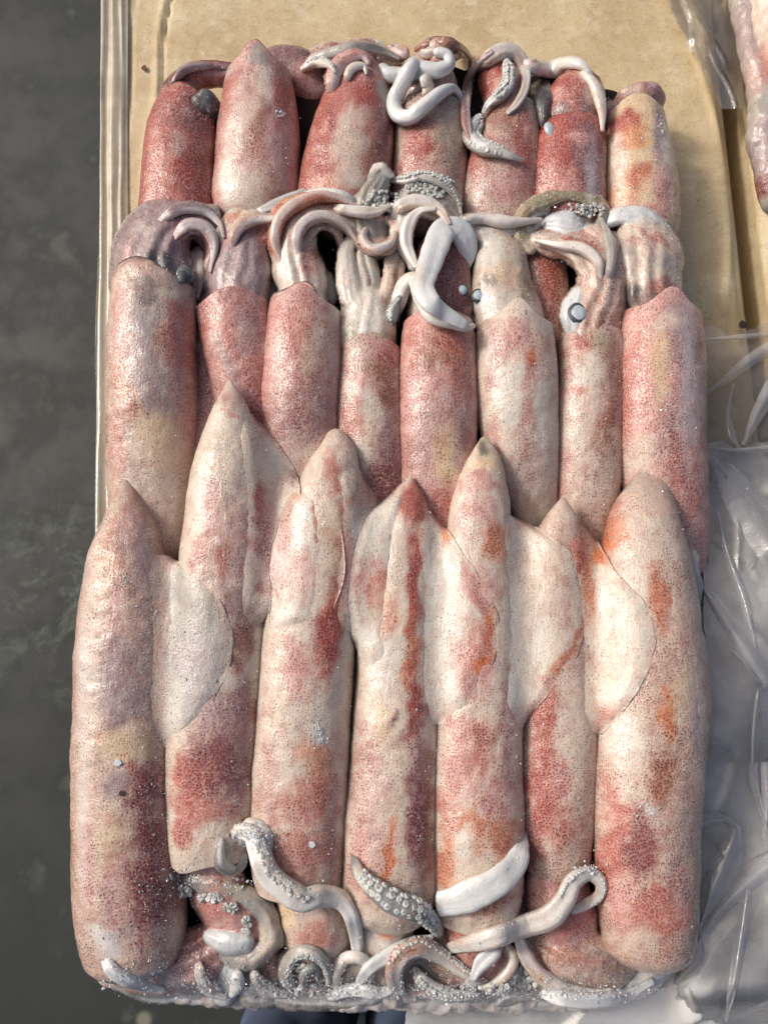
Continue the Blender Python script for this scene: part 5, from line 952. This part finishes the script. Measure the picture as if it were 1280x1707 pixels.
# ------------------------------------------------------------------ carton
def card_mat():
    m, t, out = newmat('wet_cardboard'); b = NB(t); tc = b.n('ShaderNodeTexCoord').outputs['Object']
    n1 = b.noise(tc, 9, 5, .6, .4); n2 = b.noise(tc, 60, 5, .65); n3 = b.noise(tc, 700, 3, .6)
    mp = b.n('ShaderNodeMapping'); mp.inputs['Scale'].default_value = (1, 1.1, 1); b.l(tc, mp.inputs[0]); fib = b.noise(mp.outputs[0], 110, 5, .75, .5)
    c = b.mix(b.mr(n1, .35, .65), tuple(lin((.84, .765, .61)))+(1,), tuple(lin((.76, .67, .51)))+(1,))
    c = b.mix(b.math('MULTIPLY', b.mr(n2, .46, .70), .55), c, tuple(lin((.89, .84, .72)))+(1,))
    c = b.mix(b.math('MULTIPLY', b.mr(fib, .50, .70), .38), c, tuple(lin((.62, .52, .38)))+(1,))
    c = b.mix(b.math('MULTIPLY', b.mr(n3, .58, .68), .45), c, tuple(lin((.48, .38, .27)))+(1,))
    p = b.n('ShaderNodeBsdfPrincipled'); b.l(c, p.inputs['Base Color']); b.l(b.mr(n2, .3, .7, .38, .62), p.inputs['Roughness'])
    bp = b.n('ShaderNodeBump'); bp.inputs['Strength'].default_value = .5; bp.inputs['Distance'].default_value = .0012
    b.l(b.math('MULTIPLY_ADD', n3, .35, b.math('ADD', n2, b.math('MULTIPLY', fib, .6))), bp.inputs['Height']); b.l(bp.outputs[0], p.inputs['Normal'])
    b.l(p.outputs[0], out.inputs[0]); return m
CARD = card_mat()
def lid(name, xa, xb, ya, yb, ztop, parent, wave, step=.0022, thick=.004):
    """a board with rounded rims and wrinkles: corners in world metres; xa, xb are functions of y"""
    ny = int((yb-ya)/step); nx = int((xb(ya)-xa(ya))/step); v = np.linspace(0, 1, ny)[:, None]; u = np.linspace(0, 1, nx)[None, :]
    Y = ya+(yb-ya)*v+0*u; X = xa(Y)*(1-u)+xb(Y)*u
    e = np.minimum(np.minimum(X-xa(Y), xb(Y)-X), np.minimum(Y-ya, yb-Y)); Z = ztop-.006*(1-sm(0, .012, e))**2+wave(X, Y)*sm(0, .006, e)
    V = np.stack([X, Y, Z], -1).reshape(-1, 3); F = grid_faces(ny, nx, False)
    k = nx*ny; bd = np.concatenate([np.arange(nx), np.arange(1, ny)*nx+nx-1, (ny-1)*nx+np.arange(nx-2, -1, -1), np.arange(ny-2, -1, -1)*nx])[:-1]
    B = V[bd]-[0, 0, thick]; V = np.vstack([V, B]); nb = len(bd); i = np.arange(nb); j = (i+1) % nb
    F = np.vstack([F, np.stack([bd[j], bd[i], k+i, k+j], -1)])
    return mesh(name, V, F, CARD, parent)
pA = U(172, 0, 0); pB = U(158, 1600, 0); pC = U(1222, 0, 0); pD = U(1283, 500, 0)
def edge(p, q): return lambda y: p[0]+(q[0]-p[0])*(y-p[1])/(q[1]-p[1])
xl = edge(pA, pB); xr = lambda y: np.minimum(edge(pC, pD)(y), .262)
yn = float(U(640, 1585, 0)[1]); yf = .52
fx = float(U(267, 80, 0)[0])
def wave(X, Y):
    w0 = fbm(np.stack([X*9, Y*9, 0*X], -1), 3)*.0012+fbm(np.stack([X*60, Y*60, 0*X+4], -1), 2)*.00022
    c0 = fx+.0016*np.sin(Y*60)+(Y-.2)*.02
    w0 = w0-.0042*np.exp(-((X-c0)/.0010)**2)*sm(.10, .19, Y)+.0012*np.exp(-((X-c0+.004)/.003)**2)*sm(.10, .19, Y)
    c1 = fx-.022+.002*np.sin(Y*40+1); w0 = w0-.0011*np.exp(-((X-c1)/.0010)**2)
    c2 = edge(pC, pD)(Y)-.030-.010*np.sin(Y*18); w0 = w0+.0016*np.exp(-((X-c2)/.0022)**2)*sm(.10, .2, Y)-.0005*sm(0, .02, X-c2)
    # flap seam running across, near the top of the picture
    w0 = w0-.0009*np.exp(-((Y-.262)/.0011)**2)*(X > -.02)
    return w0-.0006
def carton(label, z, main):
    o = thing('carton', label, 'carton', (0.05, .08, z-.11))
    if main: lid('lid', xl, xr, yn, yf, z, o, wave)
    for nm, P in (('side_panel', [(xl(yn), yn), (xl(yf), yf)]), ('side_panel', [(.262, yn), (.262, yf)]), ('end_panel', [(xl(yn), yn), (.262, yn)]), ('end_panel', [(xl(yf), yf), (.262, yf)])):
        (x0, y0), (x1, y1) = P; n = 60; t = np.linspace(0, 1, n)
        d = np.array([x1-x0, y1-y0]); d = d/np.linalg.norm(d); nn = np.array([-d[1], d[0]])
        c = np.array([.03, .05]); inw = 1 if np.dot(c-np.array([x0, y0]), nn) > 0 else -1
        rows = []
        for zz, off in ((z-.008, .0), (z-.03, -.0012), (z-.06, -.002), (z-.09, -.001), (z-.109, .0), (z-.109, .004), (z-.008, .004)):
            q = np.stack([x0+(x1-x0)*t, y0+(y1-y0)*t], -1)+nn*inw*(off+.0005)+nn*(fbm(np.stack([t*6, t*0+zz*30, t*0+x0], -1), 2)*.001)[:, None]
            rows.append(np.column_stack([q, np.full(n, zz)]))
        V = np.vstack(rows); mesh(nm, V, grid_faces(7, n, False), CARD, o)
    if not main:
        V = np.array([(xl(yn)+.003, yn+.003, z-.0005), (.259, yn+.003, z-.0005), (.259, yf-.003, z-.0005), (xl(yf)+.003, yf-.003, z-.0005)]); V = np.vstack([V, V-[0, 0, .003]])
        mesh('lid', V, np.array([(0, 1, 2, 3), (7, 6, 5, 4), (0, 4, 5, 1), (1, 5, 6, 2), (2, 6, 7, 3), (3, 7, 4, 0)]), CARD, o, smooth=False)
    return o
carton('creased brown cardboard carton carrying the squid block, frost crumbs on its lid', 0, True)
carton('second brown carton of the stack, directly under the top one', -.112, False)
carton('third brown carton of the stack, above the lowest', -.224, False)
carton('lowest brown carton of the stack, standing on the concrete', -.336, False)

# ------------------------------------------------------------------ plastic film
def film_mat(name, milk, tint=(.85, .87, .90), gl=.9, rough=.09, tl_=.25, fk=2.0):
    m, t, out = newmat(name); b = NB(t); tc = b.n('ShaderNodeTexCoord').outputs['Object']
    tr = b.n('ShaderNodeBsdfTransparent'); tr.inputs[0].default_value = (.99, .99, .99, 1)
    gs = b.n('ShaderNodeBsdfGlossy'); gs.inputs[0].default_value = (gl, gl, gl, 1)
    b.l(b.mr(b.noise(tc, 40, 4), .3, .7, rough*.5, rough*2), gs.inputs['Roughness'])
    df = b.n('ShaderNodeBsdfDiffuse'); df.inputs[0].default_value = tuple(lin(tint))+(1,)
    tl = b.n('ShaderNodeBsdfTranslucent'); tl.inputs[0].default_value = tuple(lin(tint))+(1,)
    ms = b.n('ShaderNodeMixShader'); ms.inputs[0].default_value = tl_; b.l(df.outputs[0], ms.inputs[1]); b.l(tl.outputs[0], ms.inputs[2])
    m1 = b.n('ShaderNodeMixShader'); b.l(b.mr(b.noise(tc, 22, 5, .6), .3, .75, milk*.6, milk*1.3), m1.inputs[0]); b.l(tr.outputs[0], m1.inputs[1]); b.l(ms.outputs[0], m1.inputs[2])
    fr = b.n('ShaderNodeFresnel'); fr.inputs[0].default_value = 1.5; bp = b.n('ShaderNodeBump'); bp.inputs['Strength'].default_value = .35; bp.inputs['Distance'].default_value = .001
    b.l(b.noise(tc, 160, 4, .6, 1), bp.inputs['Height']); b.l(bp.outputs[0], gs.inputs['Normal']); b.l(bp.outputs[0], fr.inputs['Normal'])
    m2 = b.n('ShaderNodeMixShader'); b.l(b.math('MULTIPLY', fr.outputs[0], fk, clamp=True), m2.inputs[0]); b.l(m1.outputs[0], m2.inputs[1]); b.l(gs.outputs[0], m2.inputs[2])
    b.l(m2.outputs[0], out.inputs[0]); return m
FILM = film_mat('clear_film', .15, (.92, .92, .93), fk=1.5); LINER = film_mat('milky_film', 1.0, (.95, .945, .93), .30, .35, 0, .8); WRAP = film_mat('wrap_film', .62, (.93, .91, .84), .8, .12)
def crumple(X, Y, seed, amp, lines=()):
    """sharp creases between nearly flat facets"""
    r = np.random.RandomState(seed); Z = 0*X
    for sc_, a in ((.085, 1.), (.045, .40)):
        n = int(.35*.9/sc_**2*.35)+30
        px = r.uniform(.0, .42, n); py = r.uniform(-.42, .30, n); gx = r.normal(0, a, n); gy = r.normal(0, a*.7, n); pz = r.normal(0, .35*a, n)*sc_
        D = np.stack([np.hypot(X-px[k], Y-py[k]) for k in range(n)], 0)
        # facets: every point takes the blend of its two nearest planes, crease where they meet
        o = np.argsort(D, 0)[:3]; z = []
        for q in range(3):
            k = o[q]; z.append(pz[k]+gx[k]*(X-px[k])+gy[k]*(Y-py[k]))
        Z = Z+np.maximum(z[0], z[1])*.5
    Z = Z*amp
    for (x0, y0, x1, y1, h, w_) in lines:
        p = U(x0, y0, .01)[:2]; q = U(x1, y1, .01)[:2]; d = q-p; l = np.linalg.norm(d); d = d/l
        s = (X-p[0])*d[0]+(Y-p[1])*d[1]; t = -(X-p[0])*d[1]+(Y-p[1])*d[0]
        t = t+.002*np.sin(s*90)
        Z = Z+h/1000*np.maximum(0, 1-np.abs(t)/(w_/1000))**1.3*sm(0, .012, s)*sm(l, l-.012, s)
    return Z
LN = [(1168, 752, 1292, 900, 12, 9), (1150, 745, 1290, 775, 6, 7), (1172, 560, 1290, 556, 5, 5), (1165, 980, 1275, 1130, 9, 7), (1215, 1170, 1285, 1480, 8, 8), (1160, 1500, 1290, 1300, 7, 8), (1165, 1360, 1215, 1230, 6, 6), (1190, 600, 1280, 690, 4, 5),
      (1215, 880, 1250, 1090, 7, 6), (1100, 1640, 1230, 1500, 8, 7), (1160, 1210, 1290, 1200, 4, 5), (1010, 1690, 1170, 1640, 6, 7), (860, 1700, 900, 1672, 5, 7), (1240, 1500, 1255, 1700, 6, 7), (1170, 1100, 1180, 1330, 5, 5), (1195, 760, 1215, 980, 5, 5)]
def filmsheet(name, label, ox, rows, zf, mat, amp, seed, lines, thick=.00012, step=.0016):
    """rows: (y layout, x left, x right)"""
    P = np.array(rows, float); ys = np.arange(P[0, 0], P[-1, 0], 4.2); xa = np.interp(ys, P[:, 0], P[:, 1]); xb = np.interp(ys, P[:, 0], P[:, 2])
    m = int(np.max(xb-xa)/4.2); t = np.linspace(0, 1, m)[None, :]; X = xa[:, None]*(1-t)+xb[:, None]*t; Y = ys[:, None]+0*t
    X = X+(fbm(np.stack([Y/60, 0*Y, 0*Y+seed], -1), 3)*8)*(1-t); Y = Y+(fbm(np.stack([X/60, 0*Y+3, 0*Y+seed], -1), 3)*22)*(1-sm(0, 60, Y-ys[0]))
    zb = zf(X, Y); W = U(X, Y, zb); Z = zb+crumple(W[..., 0], W[..., 1], seed, amp, lines)
    V = np.stack([W[..., 0], W[..., 1], Z], -1); n = len(ys)
    return tag(mesh(name, V.reshape(-1, 3), grid_faces(n, m, False)[:, ::-1], mat, None, smooth=True), label, 'plastic')
def zf1(X, Y):   # from the lid at far right down past the near end of the carton
    z = .012+.014*sm(560, 800, Y)+.004*np.sin(X/60+Y/90)
    z = z-.050*sm(1640, 1760, Y)-.012*sm(1150, 1000, X)*0
    return z-.022*sm(1160, 1100, X)*sm(1500, 1600, Y)
def zf0(X, Y): return zf1(X, Y)*.5+.0035
filmsheet('plastic_liner', 'cloudy white plastic liner crumpled on the right under the clear film', 0,
          [(742, 1120, 1500), (900, 1110, 1500), (1300, 1100, 1500), (1560, 1080, 1500), (1640, 700, 1500), (1690, 672, 1480), (1790, 660, 1460), (1900, 650, 1440)], zf0, LINER, .07, 11, [])
filmsheet('plastic_film', 'glossy clear plastic film crumpled along the right side of the block', 0,
          [(545, 1150, 1480), (700, 1140, 1500), (1000, 1130, 1500), (1400, 1120, 1500), (1560, 1095, 1500), (1650, 800, 1500), (1720, 740, 1480), (1850, 700, 1460)], zf1, FILM, .13, 23, [(a, b, c, d, h*.35, w_*.8) for a, b, c, d, h, w_ in LN[::3]])
PLEAT = film_mat('folded_film', .34, (.93, .93, .94), .95, .09, .3, 2.2)
def pleat(parent, pts, h, lift=2.5, n=14):
    """a fold of the film standing proud of the sheet: x, y, width"""
    S = spline(np.array([(p[0], p[1], p[2]) for p in pts], float), 4.0); T = np.gradient(S[:, :2], axis=0); T /= np.linalg.norm(T, axis=1)[:, None]
    u = np.linspace(-1, 1, n)[None, :]; X = S[:, 0:1]-T[:, 1:2]*S[:, 2:3]*.5*u; Y = S[:, 1:2]+T[:, 0:1]*S[:, 2:3]*.5*u
    q = np.linspace(0, 1, len(S))[:, None]; e = sm(0, .08, q)*sm(1, .92, q)
    Z = zf1(X, Y)+(lift+h*(1-np.abs(u)**1.5)*e+.5*fbm(np.stack([X/40, Y/40, 0*X+h], -1), 2))/1000
    o = mesh('film_fold', U(X, Y, Z).reshape(-1, 3), grid_faces(len(S), n, False), PLEAT, parent); return o
film_ = [o for o in COL.objects if o.name == 'plastic_film'][0]; film_['_o'] = [0., 0., 0.]
for pts, h in (([(1172, 752, 6), (1205, 790, 44), (1245, 845, 64), (1300, 925, 70)], 5), ([(1188, 765, 4), (1225, 810, 12), (1300, 900, 14)], 8), ([(1160, 965, 4), (1205, 1028, 22), (1262, 1110, 34), (1290, 1150, 36)], 4), ([(1213, 1078, 4), (1235, 1100, 10), (1268, 1142, 4)], 6),
               ([(1265, 1135, 8), (1256, 1220, 18), (1256, 1300, 16), (1268, 1350, 12), (1290, 1420, 18)], 4), ([(1152, 1395, 6), (1170, 1368, 26), (1205, 1366, 16), (1235, 1385, 8)], 4), ([(1228, 1372, 10), (1215, 1430, 46), (1185, 1500, 38), (1160, 1562, 6)], 4), ([(1186, 1455, 4), (1180, 1500, 14), (1162, 1556, 4)], 7),
               ([(1150, 1590, 4), (1190, 1530, 20), (1240, 1478, 30), (1300, 1430, 36)], 4), ([(1248, 1468, 8), (1235, 1560, 22), (1222, 1640, 18), (1205, 1720, 22)], 4), ([(1172, 660, 4), (1210, 632, 14), (1250, 600, 20), (1300, 570, 26)], 3), ([(1172, 566, 4), (1230, 562, 9), (1300, 556, 9)], 2),
               ([(1222, 640, 4), (1212, 690, 12), (1218, 725, 16), (1232, 748, 4)], 3), ([(1172, 745, 4), (1230, 750, 8), (1300, 742, 8)], 3), ([(1290, 640, 30), (1262, 690, 22), (1238, 742, 6)], 4), ([(1178, 840, 3), (1182, 900, 8), (1180, 950, 3)], 3), ([(1195, 850, 4), (1212, 920, 14), (1240, 1000, 18), (1262, 1090, 6)], 3),
               ([(1150, 1255, 4), (1190, 1240, 14), (1240, 1262, 6)], 2), ([(1120, 1640, 6), (1160, 1600, 22), (1165, 1560, 10)], 3), ([(1020, 1690, 6), (1080, 1682, 20), (1140, 1660, 12)], 3), ([(850, 1720, 6), (865, 1700, 12), (900, 1684, 4)], 2), ([(960, 1715, 10), (1000, 1700, 16), (1010, 1686, 4)], 2), ([(1270, 1180, 10), (1280, 1300, 24), (1275, 1400, 10)], 3)):
    pleat(film_, pts, h)
# wrap over the far right corner of the lid
filmsheet('plastic_film', 'scrap of wrinkled clear film stuck on the far right corner of the lid', 0,
          [(-60, 1090, 1225), (0, 1100, 1228), (60, 1130, 1230), (120, 1165, 1232), (190, 1200, 1236)], lambda X, Y: .0035+0*X, film_mat('thin_film', .12), .10, 31, [(1110, 10, 1180, 90, 2, 3), (1150, 0, 1215, 120, 2, 3), (1180, 60, 1235, 200, 2, 3)])
# wrap over the left rim: long parallel folds
def leftwrap():
    ys = np.linspace(float(U(172, -80, 0)[1]), float(U(158, 930, 0)[1]), 520); s = np.linspace(0, 1, 64)
    Y = ys[:, None]+0*s[None, :]; E = xl(Y); S_ = s[None, :]+0*Y
    bulge = np.exp(-((Y-float(U(160, 560, 0)[1]))/.075)**2)
    # path: lid (inside) -> over the rim -> down the side
    a = np.clip(S_/.45, 0, 1); bq = np.clip((S_-.45)/.55, 0, 1)
    X = E+.020*(1-a)-(.0035+.0060*bulge)*np.sin(bq*np.pi*.75); Z = .0012+.0022*sm(0, .3, a)*(1-0)-.060*bq**1.4
    Z = Z+0.0009*np.sin(S_*34+.6*fbm(np.stack([Y*10, S_*2, 0*Y], -1), 2)*3)*sm(0, .15, S_)+fbm(np.stack([X*40, Y*3, 0*Y+9], -1), 2)*.0009
    X = X+fbm(np.stack([S_*5, Y*3, 0*Y], -1), 2)*.0014
    V = np.stack([X, Y, np.maximum(Z, -.07)], -1)
    return tag(mesh('stretch_wrap', V.reshape(-1, 3), grid_faces(520, 64, False), WRAP, None), 'shiny clear wrap stretched in long folds over the left rim of the carton', 'plastic')
leftwrap()

# ------------------------------------------------------------------ neighbour block and its surroundings at the far right
nb = thing('squid_block', 'greyish pink neighbouring frozen block cut off by the far right corner', 'squid block', tuple(float(a) for a in U(1330, 150, 0)))
for k, (pts, b_, bl) in enumerate([
    ([(1215, -80, 60, 18), (1248, 0, 62, 20), (1256, 70, 50, 20), (1275, 150, 60, 20), (1278, 230, 66, 19), (1290, 300, 60, 16), (1300, 360, 50, 12)], 'g', [(1250, 40, 20, 60, 0, 'v'), (1262, 120, 20, 40, 0, 'm'), (1275, 240, 20, 40, 0, 'v'), (1285, 300, 30, 16, 0, 'd')]),
    ([(1275, -80, 80, 30), (1300, 40, 90, 30), (1325, 160, 90, 30), (1335, 300, 90, 26)], 'v', [(1290, 40, 20, 60, 0, 'q'), (1280, 100, 20, 40, 0, 'r')]),
    ([(1370, -80, 90, 30), (1385, 40, 100, 30), (1400, 160, 100, 30), (1400, 300, 90, 26)], 'p', [])]):
    tube('mantle', pts, nb, ICY, 'g' if k == 0 else 'q', bl, 'abs', .8, 2.2, None, (1, 1), None, 2.2, (2.5, 1.0))
o = thing('carton', 'edge of the neighbouring brown carton under the other block at right', 'carton', (.40, .2, -.11))
x0 = lambda y: np.maximum(edge(pC, pD)(y)+.0018, .2640)
lid('lid', x0, lambda y: x0(y)+.25, yn+.05, yf, 0.0, o, lambda X, Y: fbm(np.stack([X*20, Y*20, 0*X+5], -1), 3)*.001)
V = [];
for zz in (-.006, -.109):
    for y in np.linspace(yn+.05, yf, 40): V.append((float(x0(y))+.001, y, zz))
mesh('side_panel', np.array(V), np.array([(i, i+1, 41+i, 40+i) for i in range(39)]), CARD, o)

# ------------------------------------------------------------------ floor and the person's legs
def floor_mat():
    m, t, out = newmat('concrete_floor'); b = NB(t); tc = b.n('ShaderNodeTexCoord').outputs['Object']
    n1 = b.noise(tc, 3.2, 5, .55); n2 = b.noise(tc, 14, 4, .6); n3 = b.noise(tc, 220, 2, .6)
    c = b.mix(b.mr(n1, .35, .65), tuple(lin((.14, .16, .152)))+(1,), tuple(lin((.18, .20, .192)))+(1,))
    c = b.mix(b.math('MULTIPLY', b.mr(n2, .56, .74), .28), c, tuple(lin((.50, .51, .49)))+(1,))
    # a pale dusty scuff
    g = b.n('ShaderNodeVectorMath', operation='DISTANCE'); b.l(tc, g.inputs[0]); q = U(95, 985, -.45); g.inputs[1].default_value = (float(q[0]), float(q[1]), -.45)
    k = b.math('MULTIPLY', b.mr(g.outputs['Value'], .17, .02), b.mr(b.noise(tc, 14, 5, .7, .3), .46, .66)); c = b.mix(b.math('MULTIPLY', k, .6), c, tuple(lin((.42, .45, .44)))+(1,))
    g = b.n('ShaderNodeVectorMath', operation='DISTANCE'); b.l(tc, g.inputs[0]); q = U(240, 1700, -.45); g.inputs[1].default_value = (float(q[0]), float(q[1]), -.45)
    k = b.mr(g.outputs['Value'], .012, .004); c = b.mix(b.math('MULTIPLY', k, .5), c, tuple(lin((.62, .62, .55)))+(1,))
    p = b.n('ShaderNodeBsdfPrincipled'); b.l(c, p.inputs['Base Color']); b.l(b.mr(n2, .3, .7, .55, .8), p.inputs['Roughness'])
    bp = b.n('ShaderNodeBump'); bp.inputs['Strength'].default_value = .12; bp.inputs['Distance'].default_value = .001; b.l(n3, bp.inputs['Height']); b.l(bp.outputs[0], p.inputs['Normal'])
    b.l(p.outputs[0], out.inputs[0]); return m
V = np.array([(-40, -40, -.45), (40, -40, -.45), (40, 40, -.45), (-40, 40, -.45)])
tag(mesh('floor', V, np.array([(0, 1, 2, 3)]), floor_mat(), None, smooth=False), kind='structure')
def denim():
    m, t, out = newmat('denim'); b = NB(t); tc = b.n('ShaderNodeTexCoord').outputs['Object']
    n = b.noise(tc, 12, 3); w_ = b.n('ShaderNodeTexWave'); w_.inputs['Scale'].default_value = 300; w_.inputs['Distortion'].default_value = 2; b.l(tc, w_.inputs[0])
    c = b.mix(b.mr(n, .3, .7), tuple(lin((.20, .25, .36)))+(1,), tuple(lin((.30, .36, .47)))+(1,)); c = b.mix(b.math('MULTIPLY', w_.outputs['Fac'], .2), c, (.15, .19, .26, 1))
    p = b.n('ShaderNodeBsdfPrincipled'); b.l(c, p.inputs['Base Color']); p.inputs['Roughness'].default_value = .9; b.l(p.outputs[0], out.inputs[0]); return m
DEN = denim(); SHOE = simple('shoe_leather', (.14, .13, .12), .5)
per = thing('person', 'person in dark blue jeans standing at the near edge, only the legs showing', 'person', (.02, -.44, -.45))
def solid(name, P, parent, mat, ell=1.0, m=32):
    """P: (x, y, z, r) rings stacked along a limb"""
    P = spline(np.array([(p[0]*1000, p[1]*1000, p[2]*1000, p[3]*1000) for p in P]), 1e9) if False else np.array(P, float)
    t = np.linspace(0, len(P)-1, len(P)*8); P = np.stack([np.interp(t, range(len(P)), P[:, k]) for k in range(4)], -1)
    ker = np.ones(7)/7; P = np.stack([np.convolve(np.pad(P[:, k], 3, mode='edge'), ker, 'valid') for k in range(4)], -1)
    th = np.linspace(0, 2*np.pi, m, endpoint=False); V = np.stack([P[:, 0:1]+P[:, 3:4]*np.cos(th), P[:, 1:2]+P[:, 3:4]*ell*np.sin(th), P[:, 2:3]+0*th], -1)
    V = V+(fbm(V*22+3, 3)*.006)[..., None]*np.array([1, 1, 0])
    n = len(P); v = V.reshape(-1, 3); v = np.vstack([v, V[0].mean(0)[None], V[-1].mean(0)[None]]); f = grid_faces(n, m, True).tolist()
    f += [[n*m, (j+1) % m, j] for j in range(m)]+[[n*m+1, (n-1)*m+j, (n-1)*m+(j+1) % m] for j in range(m)]
    return mesh(name, v, f, mat, parent)
for sx, cx in ((-1, -.072), (1, .034)):
    solid('trouser_leg', [(cx, -.395, -.40, .050), (cx, -.395, -.20, .048), (cx, -.398, -.05, .052), (cx, -.42, .10, .060), (cx, -.45, .24, .066), (cx, -.48, .34, .070)], per, DEN, 1.05)
    solid('shoe', [(cx, -.365, -.449, .046), (cx, -.365, -.42, .048), (cx, -.375, -.40, .042), (cx, -.39, -.385, .038)], per, SHOE, 2.0)
for o in bpy.data.objects:
    if '_o' in o: del o['_o']
print('tris', sum(sum(len(p.vertices)-2 for p in me.polygons) for me in bpy.data.meshes))
